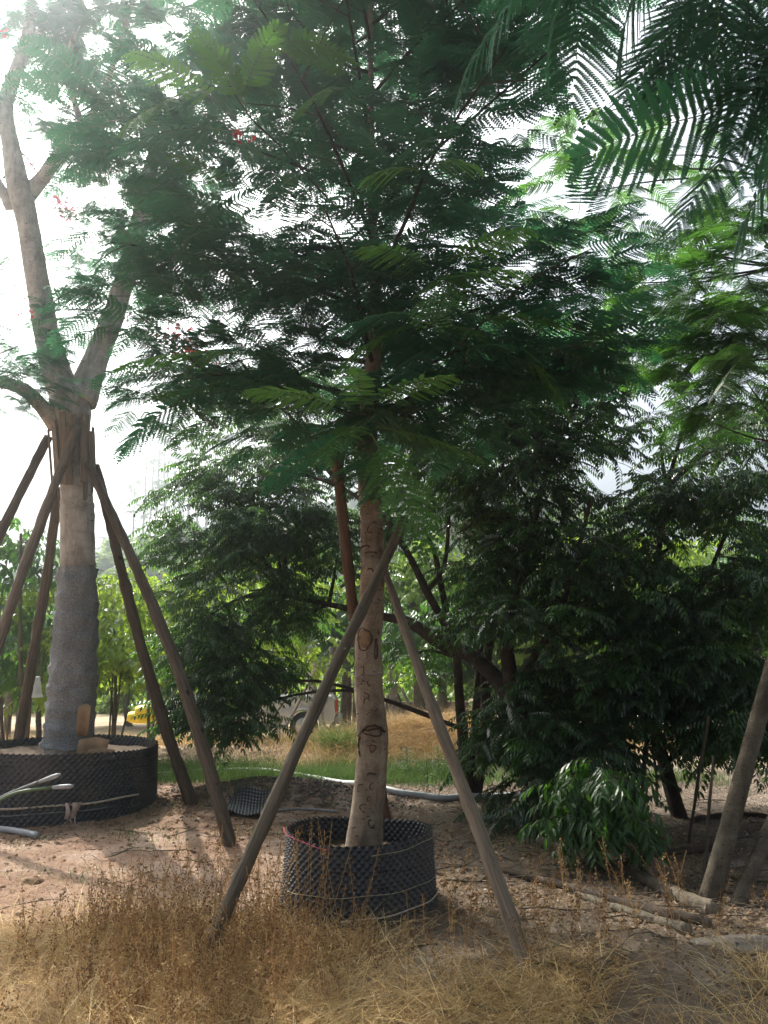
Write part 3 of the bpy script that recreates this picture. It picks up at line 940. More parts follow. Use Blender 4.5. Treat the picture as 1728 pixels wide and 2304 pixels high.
def clump_leaves(clumps, s=1.0, droop=0.0, flat=True, updir=(0, 0, 1)):
    out = []
    for (px, py, Yd, rx, ry, rz, n) in clumps:
        c = P(px, py, Yd); ax_, az_ = rad_px(rx, Yd), rad_px(ry, Yd)
        for k in range(n):
            v = Vector((random.gauss(0, 1), random.gauss(0, 1), random.gauss(0, 1))).normalized() * (random.random() ** 0.45)
            p = c + Vector((v.x * ax_, v.y * rz, v.z * az_))
            h = Vector((v.x + random.gauss(0, .45), v.y + random.gauss(0, .45), 0)); h.normalize()
            d = h + Vector((0, 0, random.uniform(-.35, .35) - droop))
            up = Vector((random.gauss(0, .25), random.gauss(0, .25), 1))
            out.append(orient(p, d, up, s * random.uniform(.75, 1.2)))
    return out
low_fr = clump_leaves([(330, 330, 5.0, 110, 70, .5, 30), (290, 500, 5.1, 90, 70, .5, 24), (400, 180, 4.9, 130, 80, .5, 30), (390, 600, 5.2, 110, 70, .5, 30), (500, 420, 5.2, 120, 80, .5, 30), (1250, 560, 5.6, 110, 60, .6, 26), (700, 880, 5.5, 150, 50, .5, 46), (900, 890, 5.4, 130, 60, .5, 46), (825, 950, 5.2, 110, 50, .3, 26), (1000, 850, 5.4, 150, 60, .6, 44), (1150, 810, 5.4, 150, 60, .6, 44), (1320, 760, 5.6, 120, 60, .6, 34), (430, 830, 5.5, 120, 55, .5, 36),
    (350, 900, 5.4, 80, 50, .4, 16), (300, 700, 5.3, 100, 60, .5, 30), (880, 1030, 5.1, 80, 40, .3, 14), (1060, 950, 5.5, 120, 50, .5, 30), (560, 780, 5.5, 120, 70, .6, 44), (640, 960, 5.5, 110, 50, .4, 26), (720, 700, 5.6, 160, 80, .7, 60), (960, 700, 5.6, 160, 80, .7, 60), (600, 600, 5.6, 160, 80, .7, 60), (1100, 620, 5.6, 160, 80, .7, 50)], 1.0, 0.1)
mid_fr = [m for m in mid_fr if m.translation.z > 2.75 and not (m.translation.y < 4.75 and in_view(m.translation, 100))]
# gaps through the crown where the sky shows
mid_fr = [m for m in mid_fr if mnoise.noise(m.translation * 1.5 + Vector((3, 1, 7))) > -.26]
mid_fr += low_fr[::4] + low_fr[1::4] + low_fr[2::4]
foliage(mid_tree, 'frond', mid_fr, F_MED, 230, 'fronds')

# the nearest, best seen fronds of the middle tree: (base px, tip px, base depth, tip depth, roll, kind)
hero = [((818, 925), (800, 822), 4.7, 4.35, 0, 'y'), ((790, 915), (565, 868), 4.7, 4.6, 12, 'y'), ((835, 905), (1008, 832), 4.7, 4.4, -8, 'y'),
        ((822, 960), (716, 980), 4.7, 4.2, 10, 'm'), ((840, 975), (960, 1160), 4.7, 4.3, 25, 'm'), ((825, 978), (592, 1068), 4.7, 4.6, 40, 'm'),
        ((845, 960), (1095, 1015), 4.7, 4.9, 5, 'm'), ((835, 940), (950, 1010), 4.75, 5.2, 0, 'm'), ((815, 950), (690, 1010), 4.8, 5.2, 15, 'm'),
        ((975, 600), (815, 548), 4.9, 4.6, 10, 'y'), ((1010, 590), (1185, 505), 4.9, 4.6, -8, 'y'), ((1000, 640), (1165, 590), 4.9, 4.4, -5, 'y'),
        ((975, 720), (758, 682), 5.0, 4.5, 8, 'm'), ((950, 728), (742, 768), 5.0, 4.6, 18, 'm'), ((985, 745), (1080, 700), 5.0, 4.6, 0, 'm'),
        ((690, 720), (580, 728), 5.0, 4.9, 8, 'm'), ((1010, 610), (975, 690), 4.9, 4.3, 0, 'm'), ((980, 780), (890, 810), 5.0, 4.5, 10, 'm'),
        ((1060, 730), (1250, 690), 5.1, 4.9, -8, 'm'), ((1100, 750), (1330, 870), 5.0, 4.9, -10, 'm'), ((1030, 770), (1190, 800), 5.0, 4.9, -10, 'm'),
        ((540, 800), (270, 790), 5.0, 4.6, 5, 'm'), ((500, 860), (250, 970), 5.2, 5.0, 30, 'm'), ((520, 880), (330, 860), 5.3, 5.1, 10, 'm'),
        ((560, 250), (460, 40), 4.6, 4.2, 0, 'm'), ((500, 230), (300, 110), 4.6, 4.2, 5, 'y'), ((470, 200), (270, 250), 4.7, 4.3, 5, 'm'),
        ((530, 300), (260, 270), 4.6, 4.2, 5, 'm'), ((540, 230), (620, 40), 4.6, 4.3, 0, 'm'), ((600, 110), (800, 60), 4.5, 4.3, -5, 'm'),
        ((560, 470), (300, 420), 4.8, 4.5, 5, 'm'), ((520, 420), (390, 330), 4.8, 4.5, 5, 'm'), ((1130, 60), (985, 190), 4.4, 4.2, 30, 'm'),
        ((800, 175), (660, 80), 4.6, 4.5, 0, 'm'), ((780, 200), (650, 190), 4.6, 4.3, 8, 'm'), ((1010, 310), (890, 330), 4.9, 4.6, 8, 'm'), ((940, 380), (820, 385), 4.9, 4.5, 8, 'y'),
        ((960, 375), (1070, 355), 4.9, 4.5, -8, 'y')]
pools = {'m': [F_FINE[0], F_RIGHT[0], F_FINE[1], F_RIGHT[1], F_RIGHT[2]], 'y': F_LIT, 'r': F_RIGHT}
for k, (a, b, y0, y1, roll, kind) in enumerate(hero):
    y0 -= .12; y1 -= .2; p0 = P(*a, y0); p1 = P(*b, y1); d = p1 - p0
    me = pools[kind][k % len(pools[kind])]
    L = 0.46 if kind != 'y' else 0.42
    mw = orient(p0, d, (0.02, -0.08, 1), d.length / L, R(roll))
    o = bpy.data.objects.new('frond', me); place(o, mw, mid_tree)
for pts in (((850, 880, 5.5), (835, 930, 5.0), (822, 950, 4.7)), ((858, 760, 5.7), (930, 740, 5.3), (975, 728, 5.0), (1010, 600, 4.9)), ((845, 950, 5.7), (560, 850, 5.4), (470, 840, 5.2), (390, 770, 5.1), (300, 700, 5.0)),
            ((840, 560, 5.8), (640, 340, 5.2), (560, 260, 4.7), (500, 160, 4.5)), ((1010, 800, 5.3), (1180, 640, 5.1), (1330, 560, 4.9))):
    limb('branch', [P(*q) for q in pts], 0.010, 0.004, 'twig', mid_tree, 5)

# ---- clumps of fronds or sprays given by where they are
def limbs_to(parent, start, clumps, r0, mat, seed=0, sag=0.12, name='limb'):
    st = [Vector(q) for q in start]
    for k, c in enumerate(clumps):
        e = P(c[0], c[1], c[2])
        s = min(st, key=lambda q: (q - e).length + max(0, q.z - e.z) * 1.5)
        m_ = s.lerp(e, .5) + Vector((random.gauss(0, .08), random.gauss(0, .08), sag * (e - s).length))
        limb(name, [s, m_, e], r0, r0 * .3, mat, parent, 6, .12, seed + k)

# ---- left tree ---------------------------------------------------------------
LY = 9.4
lt_px = [(152, 1730, 52), (150, 1690, 47), (158, 1600, 46), (164, 1530, 46), (170, 1430, 42), (174, 1340, 38), (175, 1250, 35.5), (174, 1150, 34.5), (170, 1050, 34), (162, 985, 38), (158, 930, 44), (160, 885, 44)]
left_tree = thing('poinciana_tree', P(150, 1700, LY), 'big forked tree at the left with fleece wrapped trunk and planks tied under the fork', 'tree')
lp_ = [P(a, b, LY) for a, b, c in lt_px]
def pr(c, p): return c * (p - Vector((0, 0, CAM_H))).length / 1900
lr_ = [pr(c, p) for (a, b, c), p in zip(lt_px, lp_)]
trunk_mesh(lp_, lr_, 20, 4, 0.06, 3).build('trunk', M['bark_grey'], left_tree)
stems = [([(150, 900, 9.4, 34), (122, 820, 9.35, 30), (103, 740, 9.3, 26), (82, 620, 9.2, 23), (62, 500, 9.1, 22), (42, 420, 9.0, 24), (25, 330, 8.9, 17), (12, 235, 8.8, 15), (55, 110, 8.7, 12), (72, 10, 8.6, 10), (60, -120, 8.5, 8)]),
         ([(180, 905, 9.4, 36), (215, 810, 9.5, 27), (262, 690, 9.6, 23), (300, 560, 9.7, 20), (328, 430, 9.8, 17), (345, 360, 9.85, 15), (385, 290, 9.9, 12), (450, 200, 10, 9), (500, 80, 10.1, 7), (520, -60, 10.2, 5)]),
         ([(60, 440, 9.1, 18), (100, 395, 9.0, 14), (150, 325, 8.8, 12), (190, 282, 8.7, 10), (240, 268, 8.5, 6), (310, 262, 8.3, 4)]),
         ([(188, 288, 8.7, 7), (165, 220, 8.6, 6), (155, 120, 8.5, 5), (185, 20, 8.4, 4), (170, -90, 8.3, 3)]),
         ([(190, 285, 8.7, 8), (230, 215, 8.6, 7), (262, 120, 8.4, 6), (300, 0, 8.3, 4)]),
         ([(128, 960, 9.3, 20), (85, 905, 9.1, 16), (40, 870, 8.9, 14), (-60, 850, 8.6, 11)]),
         ([(25, 470, 9.1, 12), (0, 420, 9.0, 10), (-60, 340, 8.9, 8)]),
         ([(82, 80, 8.7, 6), (120, 30, 8.6, 5), (160, -30, 8.5, 4)])]
for k, st in enumerate(stems):
    pts = [P(a, b, y) for a, b, y, c in st]; rs = [pr(c, p) for (a, b, y, c), p in zip(st, pts)]
    trunk_mesh(pts, rs, 14 if k < 2 else 9, 4, 0.08, 20 + k).build('stem' if k < 2 else 'limb', M['bark_grey'], left_tree)
# wraps
def wrap(name, idx0, idx1, t0, t1, off, mat, seed, wob=0.06, n=26):
    sp_ = smooth_path(lp_, 16); rs = []
    for i in range(len(lr_) - 1):
        for k in range(16): rs.append(lr_[i] + (lr_[i + 1] - lr_[i]) * k / 16)
    rs.append(lr_[-1])
    zz0, zz1 = t0, t1
    pp = [(p, r) for p, r in zip(sp_, rs) if zz0 <= p.z <= zz1]
    mb = MB(); vs = []; N = len(pp); per = .21
    for i, (p, r) in enumerate(pp):
        for k in range(n):
            a = 2 * math.pi * k / n
            spi = ((p.z / per + a / (2 * math.pi)) % 1.0) if name == 'fleece_wrap' else .5
            q = r + off + (.026 * spi ** 2 if name == 'fleece_wrap' else 0) + wob * .25 * mnoise.noise(Vector((math.cos(a) * 2, math.sin(a) * 2, p.z * 5 + seed))) + .010 * mnoise.noise(Vector((math.cos(a) * 6, math.sin(a) * 6, p.z * 16 + seed)))
            zz = p.z + (.03 * mnoise.noise(Vector((math.cos(a) * 2.5, math.sin(a) * 2.5, 3))) if i in (0, N - 1) else 0)
            vs.append((p.x + q * math.cos(a), p.y + q * math.sin(a), zz))
    mb.add(vs, [(i * n + k, i * n + (k + 1) % n, (i + 1) * n + (k + 1) % n, (i + 1) * n + k) for i in range(N - 1) for k in range(n)])
    return mb.build(name, M[mat], left_tree)
z_of = lambda py: P(160, py, LY - 0.2).z
wrap('fleece_wrap', 0, 0, z_of(1690), z_of(1270), 0.016, 'fleece', 4, 0.12, 48)
wrap('cloth_wrap', 0, 0, z_of(1272), z_of(1120), 0.008, 'bark_grey', 5, 0.03)
for py in (1560, 1610, 1655, 1520):
    zc = z_of(py); q = min(range(len(lp_)), key=lambda i: abs(lp_[i].z - zc))
    i0 = max(0, min(len(lp_) - 2, q if lp_[q].z < zc else q - 1)); t = (zc - lp_[i0].z) / (lp_[i0 + 1].z - lp_[i0].z)
    c = lp_[i0].lerp(lp_[i0 + 1], t); r = lr_[i0] + (lr_[i0 + 1] - lr_[i0]) * t + .026
    ring_line(left_tree, c, r, c.z, 0.03 * math.sin(py), 0, 2 * math.pi, 0.0035, 'twine', 'tie_wire', 0.006, py)
# planks tied round the top of the trunk
for k in range(11):
    a = R(-170 + k * 17.5 + random.uniform(-4, 4))
    off = 0.215 + 0.03 * (k % 2); pb = random.uniform(1075, 1135) if k % 3 else random.uniform(1040, 1075)
    zt = z_of(random.uniform(925, 965)); zb = z_of(pb)
    c = lp_[8]; d = Vector((math.cos(a), math.sin(a), 0))
    top = Vector((lp_[9].x, lp_[9].y, 0)) + d * (off + .03) + Vector((0, 0, zt)); bot = Vector((c.x, c.y, 0)) + d * off + Vector((0, 0, zb))
    ax_ = (top - bot).normalized(); L = (top - bot).length
    x_ = d.cross(ax_).normalized(); y_ = ax_.cross(x_).normalized()
    mw = Matrix((x_, y_, ax_)).transposed().to_4x4(); mw.translation = bot
    mb = MB(); w = random.uniform(.05, .085); mb.box((0, 0, L / 2), (w, .02, L))
    mb.build('plank', M['plank'], left_tree, mw, False)
# cardboard pieces at the foot
for (a, b, w, h, tlt, yy) in ((205, 1690, .32, .30, 0.25, 9.0), (240, 1700, .28, .16, -0.2, 8.9), (190, 1620, .13, .36, 0.1, 9.13)):
    c = P(a, b, yy); mb = MB(); vs = []
    for i in range(5):
        for j in range(4):
            u, v = i / 4 - .5, j / 3
            vs.append(c + Vector((u * w + tlt * v * .2, 0.05 * math.cos(u * 3) - .05 - v * .03, (v - .5) * h * (1 - .35 * abs(u)))))
    fs = [(i * 4 + j, (i + 1) * 4 + j, (i + 1) * 4 + j + 1, i * 4 + j + 1) for i in range(4) for j in range(3)]
    mb.add(vs, fs); o = mb.build('cardboard_piece', M['card'], left_tree)
    md = o.modifiers.new('solid', 'SOLIDIFY'); md.thickness = 0.008
lt_cl = [(60, 20, 8.6, 120, 70, .8, 90), (230, 60, 8.6, 130, 80, 1.0, 170), (330, 150, 9.2, 120, 90, 1.0, 140), (140, 110, 9.0, 80, 60, .8, 60), (10, 150, 8.3, 60, 70, .6, 25),
         (250, 380, 9.4, 110, 90, .9, 100), (220, 300, 9.0, 80, 60, .8, 40), (380, 420, 10.2, 110, 100, .9, 100), (210, 560, 9.6, 80, 90, .8, 45), (330, 620, 10.0, 120, 90, .9, 70), (90, 400, 9.8, 40, 50, .6, 12),
         (40, 780, 8.7, 80, 60, .5, 36), (60, 850, 8.6, 70, 50, .5, 34), (-10, 880, 8.4, 70, 50, .4, 22), (20, 600, 9, 30, 60, .5, 6), (450, 100, 10, 140, 100, 1, 70), (-80, 300, 8.8, 70, 200, .7, 30), (200, 720, 9.4, 90, 50, .7, 34), (290, 520, 9.0, 70, 70, .4, 34), (300, -60, 9, 250, 80, 1.4, 90), (0, -80, 8.6, 150, 80, 1.0, 50)]
random.seed(21)
lt_fr = clump_leaves(lt_cl, 0.95, 0.05)
lt_fr = [m for m in lt_fr if mnoise.noise(m.translation * 1.3) > -.24]
foliage(left_tree, 'frond', lt_fr, F_MED, 180, 'fronds')
for k, c in enumerate(lt_cl[:14]):
    e = P(c[0], c[1], c[2]); allp = [P(a, b, y) for st in stems for a, b, y, _ in st[3:]]
    s = min(allp, key=lambda q: (q - e).length)
    limb('twig', [s, s.lerp(e, .5) + Vector((0, 0, .08)), e], .018, .006, 'twig', left_tree, 5, 0, k)
def flowers(parent, px, py, Yd, n, spread, mat, seed, name='flower_cluster', s=0.02):
    r = random.Random(seed); c = P(px, py, Yd); mb = MB()
    for i in range(n):
        p = c + Vector((r.gauss(0, spread), r.gauss(0, spread), r.gauss(0, spread * .9)))
        for k in range(5):
            a = k * 1.257 + r.uniform(-.2, .2); d = Vector((math.cos(a), r.uniform(-.4, .4), math.sin(a)))
            sd_ = d.cross(Vector((0, 1, .2))).normalized()
            mb.add([p, p + d * s * .6 + sd_ * s * .4, p + d * s * 1.1, p + d * s * .6 - sd_ * s * .4], [(0, 1, 2, 3)])
    return mb.build(name, M[mat], parent, smooth=False)
flowers(left_tree, 442, 800, 9.6, 40, 0.09, 'petal', 1, s=.035); flowers(left_tree, 392, 752, 9.8, 26, 0.09, 'petal', 2, s=.03); flowers(left_tree, 62, 700, 9, 9, 0.07, 'petal', 3)
flowers(left_tree, 8, 78, 8.6, 7, 0.04, 'petal', 4, s=.03); flowers(left_tree, 303, 718, 9.9, 9, 0.05, 'petal', 5); flowers(left_tree, 315, 660, 9.9, 8, 0.05, 'petal', 6)
flowers(mid_tree, 532, 303, 5.2, 12, 0.025, 'petal', 7, s=.016); flowers(mid_tree, 565, 310, 5.3, 4, 0.018, 'petal', 8, s=.014)
bg_b = thing('bougainvillea_branch', P(140, 500, 12), 'thin twig with small pink blossoms hanging beside the left fork', 'flowering branch')
flowers(bg_b, 133, 450, 12, 26, 0.07, 'petal_pink', 9, s=.03); flowers(bg_b, 155, 475, 12, 30, 0.09, 'petal_pink', 10, s=.03); flowers(bg_b, 72, 372, 12, 5, .04, 'petal_pink', 11, s=.03)
limb('twig', [P(60, 330, 12.2), P(125, 430, 12), P(165, 490, 12)], .008, .003, 'twig', bg_b, 4)

# ---- poles propping the two potted trees -------------------------------------
def gp(px, py): 
    p = G(px, py); p.z -= 0.06; return p
gP = 'wooden poles propping the middle tree'
pole('support_pole', gp(448, 2172), P(902, 1160, 5.75), 0.041, 0.036, 'pole_grey', 'grey pole with pale tape crossing in front of the middle trunk', group=gP, seed=1)
sup1 = bpy.data.objects['support_pole']
pole('support_pole', gp(1206, 2200), P(866, 1262, 5.82), 0.043, 0.028, 'pole_pale', 'pale cracked pole leaning in from the right onto the middle trunk', group=gP, seed=2)
pole('support_pole', (0.085, 6.95, gz(.085, 6.95) - .05), P(755, 1015, 5.4), 0.046, 0.038, 'pole_red', 'reddish brown pole passing behind the middle trunk', group=gP, seed=3)
# tape on the first pole
a_, b_ = gp(448, 2172), P(902, 1160, 5.75); d_ = (b_ - a_).normalized()
tq = min((a_.lerp(b_, i / 400) for i in range(401)), key=lambda q: abs(q.z - P(716, 1580, q.y).z))
mb = MB(); mb.tube([tq - d_ * .05, tq - d_ * .02, tq + d_ * .02, tq + d_ * .05], [.0430, .0445, .0445, .043], 14, 0, .1, 2)
o = mb.build('tape_band', M['tape'], sup1)
gL = 'wooden poles propping the left tree'
pole('support_pole', P(-270, 1700, 9.4), P(118, 985, 9.3), 0.062, 0.052, 'pole_brown', 'highest dark pole on the far left, leaning out of the picture', group=gL, seed=4)
pole('support_pole', P(-135, 1880, 8.1), P(168, 955, 9.1), 0.065, 0.050, 'pole_pale', 'light brown pole crossing over the planks of the left tree', group=gL, seed=5)
pole('support_pole', (P(22, 1722, 10.9).x, 10.9, -0.1), P(131, 1095, 9.62), 0.072, 0.056, 'pole_brown', 'steep dark brown pole left of the fleece wrapped trunk, behind the pot', group=gL, seed=6)
pole('support_pole', gp(436, 1806), P(207, 1050, 9.5), 0.070, 0.055, 'pole_brown', 'dark brown pole right of the wrapped trunk ending by the grey pipe', group=gL, seed=7)
pole('support_pole', gp(524, 1902), P(206, 1035, 9.12), 0.064, 0.052, 'pole_brown', 'longest brown pole of the left tree, its foot nearest the middle pot', group=gL, seed=8)

# ---- dark bushy trees of the middle ground ------------------------------------
def px_path(lst): return [P(a, b, y) for a, b, y in lst]
def bushy_tree(label, foot, stems, clumps, protos, n_obj, s=1.0, bark='bark_dark', droop=0.15, group=None, name='bushy_tree', limb_r=.03, rmul=1.0, cat='tree', gap=-.22):
    root = thing(name, foot, label, cat, group)
    tips = []
    for k, st in enumerate(stems):
        pts = [P(a, b, y) for a, b, y, c in st]; rs = [c * .5 * (p - Vector((0, 0, CAM_H))).length / 1850 for (a, b, y, c), p in zip(st, pts)]
        trunk_mesh(pts, rs, 12, 4, 0.08, 30 + k).build('trunk' if k == 0 else 'stem', M[bark], root)
        tips += pts[2:]
    if limb_r: limbs_to(root, tips, clumps, limb_r, bark, 3)
    ms = clump_leaves(clumps, s, droop)
    ms = [m for m in ms if m.translation.z > gz(m.translation.x, m.translation.y) + .12 and mnoise.noise(m.translation * 1.9) > gap]
    foliage(root, 'leaf_spray', ms, protos, n_obj, 'leaf_sprays')
    return root
random.seed(31)
# A: many-stemmed dark tree behind the middle pole, spreading far to the left
bushy_tree('dark many stemmed tree behind the middle tree, its drooping crown reaching left over the car', G(1052, 1830),
    [[(1060, 1850, 10.0, 36), (1062, 1790, 10.0, 44), (1050, 1740, 10.0, 30), (1040, 1640, 10.0, 24), (1033, 1560, 10.0, 22), (1028, 1480, 10.0, 20), (1005, 1380, 10.1, 16), (980, 1250, 10.2, 12)],
     [(1068, 1800, 10.0, 30), (1080, 1720, 10.0, 28), (1096, 1620, 9.9, 24), (1092, 1520, 9.8, 22), (1110, 1400, 9.8, 18), (1128, 1260, 9.8, 12)],
     [(1058, 1760, 10.1, 22), (1066, 1680, 10.1, 20), (1072, 1580, 10.2, 18), (1080, 1460, 10.2, 16), (1060, 1330, 10.3, 12)],
     [(1040, 1480, 10.0, 24), (980, 1440, 10.1, 30), (920, 1400, 10.2, 24), (850, 1385, 10.4, 18), (740, 1360, 10.6, 12), (640, 1340, 10.8, 8)],
     [(1010, 1420, 10.0, 20), (960, 1330, 10.0, 18), (915, 1240, 10.0, 14), (860, 1160, 10.0, 10), (760, 1090, 10.1, 7)],
     [(960, 1330, 10.0, 12), (1000, 1270, 10, 10), (1010, 1160, 10, 8)]],
    [(450, 1130, 11, 70, 50, .7, 55), (540, 1090, 11, 110, 70, .9, 110), (470, 1230, 11, 90, 70, .7, 80), (600, 1200, 11, 120, 80, 1, 120), (560, 1330, 10.8, 130, 80, .9, 130), (450, 1400, 10.8, 70, 70, .7, 60),
     (520, 1480, 10.6, 110, 80, .8, 130), (480, 1570, 10.6, 75, 60, .6, 90), (515, 1600, 10.5, 65, 60, .6, 80), (550, 1520, 10.6, 55, 70, .6, 60), (680, 1400, 10.8, 80, 80, .8, 70), (690, 1150, 11, 110, 90, .9, 110),
     (760, 1250, 11, 90, 90, .8, 80), (700, 1020, 11, 120, 70, .9, 90), (570, 990, 11.5, 110, 60, .8, 60), (640, 900, 11.5, 130, 60, .9, 80), (500, 900, 11.8, 90, 40, .8, 40), (780, 850, 11.5, 120, 70, .9, 80), (900, 930, 11.2, 110, 60, .9, 70), (900, 1050, 11, 120, 90, .9, 100), (940, 1180, 10.8, 80, 60, .8, 40), (1010, 1120, 10.5, 120, 100, .9, 120), (1060, 1280, 10.3, 100, 80, .7, 60), (920, 1480, 10.6, 40, 60, .5, 26)],
    S_DARKA, 200, 1.0, gap=-.10)
# B: leaning trunk right of the middle, in front of A
bushy_tree('dark tree with a thick trunk slanting up left behind the long leaved shrub', G(1260, 1900),
    [[(1300, 1960, 8.0, 60), (1275, 1900, 8.2, 54), (1235, 1800, 8.5, 50), (1195, 1690, 8.8, 48), (1165, 1600, 9.0, 44), (1120, 1530, 9.2, 36), (1050, 1470, 9.4, 32), (970, 1430, 9.6, 26), (900, 1390, 9.8, 20)],
     [(1155, 1590, 9.0, 34), (1145, 1500, 9.1, 34), (1140, 1420, 9.1, 30), (1160, 1320, 9.1, 22), (1200, 1180, 9.1, 16), (1230, 1050, 9.0, 12)],
     [(1160, 1560, 9.0, 20), (1200, 1480, 8.9, 18), (1250, 1400, 8.8, 16), (1290, 1280, 8.7, 12), (1330, 1120, 8.6, 8)]],
    [(1120, 960, 9.2, 120, 80, .9, 110), (1240, 880, 9.2, 120, 80, .9, 110), (1340, 820, 9.2, 90, 70, .8, 70), (1150, 1080, 9, 110, 70, .8, 90), (1280, 1020, 9, 120, 70, .9, 100), (1210, 1210, 9.2, 90, 60, .7, 50), (1330, 1240, 9, 130, 80, .9, 110),
     (1240, 1360, 9, 130, 80, .9, 110), (1190, 1650, 8.7, 80, 110, .6, 110), (1260, 1560, 8.8, 110, 80, .8, 110), (1340, 1480, 9, 110, 80, .8, 100), (1120, 1380, 9, 80, 60, .6, 40), (1300, 1690, 8.4, 60, 60, .5, 50), (1180, 1780, 8.5, 50, 50, .4, 40), (1440, 870, 9.4, 70, 70, .7, 40), (1060, 1000, 9.6, 130, 90, .9, 100), (1180, 1140, 9.4, 90, 50, .8, 50), (1030, 1200, 9.8, 80, 70, .7, 50), (1150, 1290, 9.6, 120, 60, .8, 70), (1300, 1620, 8.8, 110, 80, .6, 80), (1380, 1420, 9.2, 110, 90, .8, 80), (1130, 780, 9.5, 110, 80, .8, 90), (1290, 740, 9.8, 90, 50, .8, 40)],
    S_DARKF[:2] + S_DARKA[:2], 200, 1.05, droop=.2, gap=-.16)
# C: tree at the right
bushy_tree('dark broad tree at the right with slim trunk slanting left of the leaning poles', G(1530, 1850),
    [[(1540, 1880, 8.9, 34), (1520, 1810, 9.0, 32), (1495, 1720, 9.2, 28), (1470, 1620, 9.4, 26), (1455, 1520, 9.4, 22), (1460, 1400, 9.4, 18), (1480, 1250, 9.4, 14), (1500, 1100, 9.4, 10)],
     [(1462, 1580, 9.4, 18), (1430, 1500, 9.5, 14), (1400, 1400, 9.5, 11), (1390, 1280, 9.5, 8)],
     [(1458, 1480, 9.4, 16), (1520, 1400, 9.3, 13), (1590, 1300, 9.2, 10), (1640, 1180, 9.1, 8)]],
    [(1560, 1100, 9.2, 120, 60, .9, 100), (1680, 1130, 9, 110, 70, .9, 100), (1500, 1230, 9.2, 130, 70, .9, 110), (1620, 1290, 9, 130, 90, 1, 150), (1500, 1370, 9, 120, 60, .9, 100), (1660, 1430, 9, 120, 80, .9, 120),
     (1540, 1480, 9, 120, 70, .8, 110), (1430, 1560, 9, 90, 60, .7, 70), (1620, 1570, 8.8, 90, 90, .8, 110), (1710, 1640, 8.8, 60, 90, .6, 60), (1610, 1640, 8.8, 50, 50, .4, 24), (1640, 1000, 9.2, 90, 60, .8, 50), (1440, 1130, 9.6, 90, 60, .8, 60), (1500, 1560, 9.3, 90, 50, .6, 40), (1720, 940, 9.2, 80, 80, .8, 80), (1600, 870, 9.6, 110, 40, .8, 40), (1500, 960, 9.8, 60, 40, .6, 14)],
    S_DARKF[2:] + S_DARKA[2:], 200, 1.05, droop=.25, gap=-.13)

# R: feathery tree at the right edge, its bright fronds lit from above
random.seed(41)
rt = thing('poinciana_tree', G(1590, 2030), 'feathery tree on the right edge, bare leaning trunk and bright green fronds', 'tree')
rts = [(1592, 2045, 6.0, 46), (1600, 2010, 6.0, 42), (1630, 1900, 6.05, 38), (1665, 1770, 6.1, 36), (1700, 1640, 6.15, 34), (1730, 1530, 6.2, 32), (1765, 1400, 6.3, 30), (1800, 1200, 6.5, 26), (1800, 1000, 6.6, 22), (1780, 800, 6.7, 18), (1760, 600, 6.8, 14), (1750, 400, 6.8, 9), (1745, 200, 6.8, 5)]
pts = [P(a, b, y) for a, b, y, c in rts]; rs = [c * .5 * (p - Vector((0, 0, CAM_H))).length / 1850 for (a, b, y, c), p in zip(rts, pts)]
trunk_mesh(pts, rs, 14, 4, .07, 9).build('trunk', M['bark_mid'], rt)
rc = [(1660, 500, 6.6, 110, 60, .7, 60), (1560, 560, 6.8, 110, 60, .7, 50), (1680, 620, 6.4, 100, 60, .7, 60), (1560, 690, 6.8, 120, 50, .8, 60), (1460, 640, 7.2, 100, 60, .7, 36), (1680, 740, 6.4, 110, 60, .8, 70), (1570, 800, 6.8, 100, 50, .7, 50),
      (1680, 860, 6.4, 100, 60, .8, 60), (1420, 520, 7.2, 110, 60, .8, 34), (1360, 400, 7.4, 120, 60, .9, 24), (1300, 270, 7.4, 100, 50, .8, 16), (1480, 350, 7.4, 100, 40, .8, 14), (1420, 250, 7.6, 110, 30, .8, 12), (1720, 400, 6.6, 70, 50, .7, 14), (1250, 450, 7.6, 80, 60, .8, 16), (1330, 640, 7.6, 80, 30, .8, 10), (1600, 950, 7, 80, 50, .6, 26)]
fr = clump_leaves(rc, 1.0, 0.08)
fr = [m for m in fr if mnoise.noise(m.translation * 1.6) > -.22]
foliage(rt, 'frond', fr, F_RIGHT, 200, 'fronds')
for k, c in enumerate(rc):
    e = P(c[0], c[1], c[2]); s = min(pts[5:], key=lambda q: (q - e).length + max(0, q.z - e.z))
    limb('limb', [s, s.lerp(e, .5) + Vector((0, 0, -.05 if c[1] > 500 else .1)), e], .014, .004, 'twig', rt, 5, 0, k)
for (a, b, y0, y1, roll) in [((1700, 520), (1560, 470), 5.6, 5.3, -5), ((1650, 700), (1500, 740), 5.7, 5.4, 8), ((1690, 790), (1590, 880), 5.6, 5.3, 10), ((1560, 660), (1480, 690), 5.8, 5.6, 0), ((1728, 690), (1600, 640), 5.6, 5.3, 0), ((1700, 560), (1610, 600), 5.6, 5.4, 5), ((1640, 480), (1740, 470), 5.6, 5.4, -5), ((1600, 720), (1740, 700), 5.6, 5.4, -5)]:
    p0 = P(*a, y0); p1 = P(*b, y1); d = p1 - p0
    place(bpy.data.objects.new('frond', F_RIGHT[int(a[0]) % 3]), orient(p0, d, (0, 0, 1), d.length / .45, R(roll)), rt)

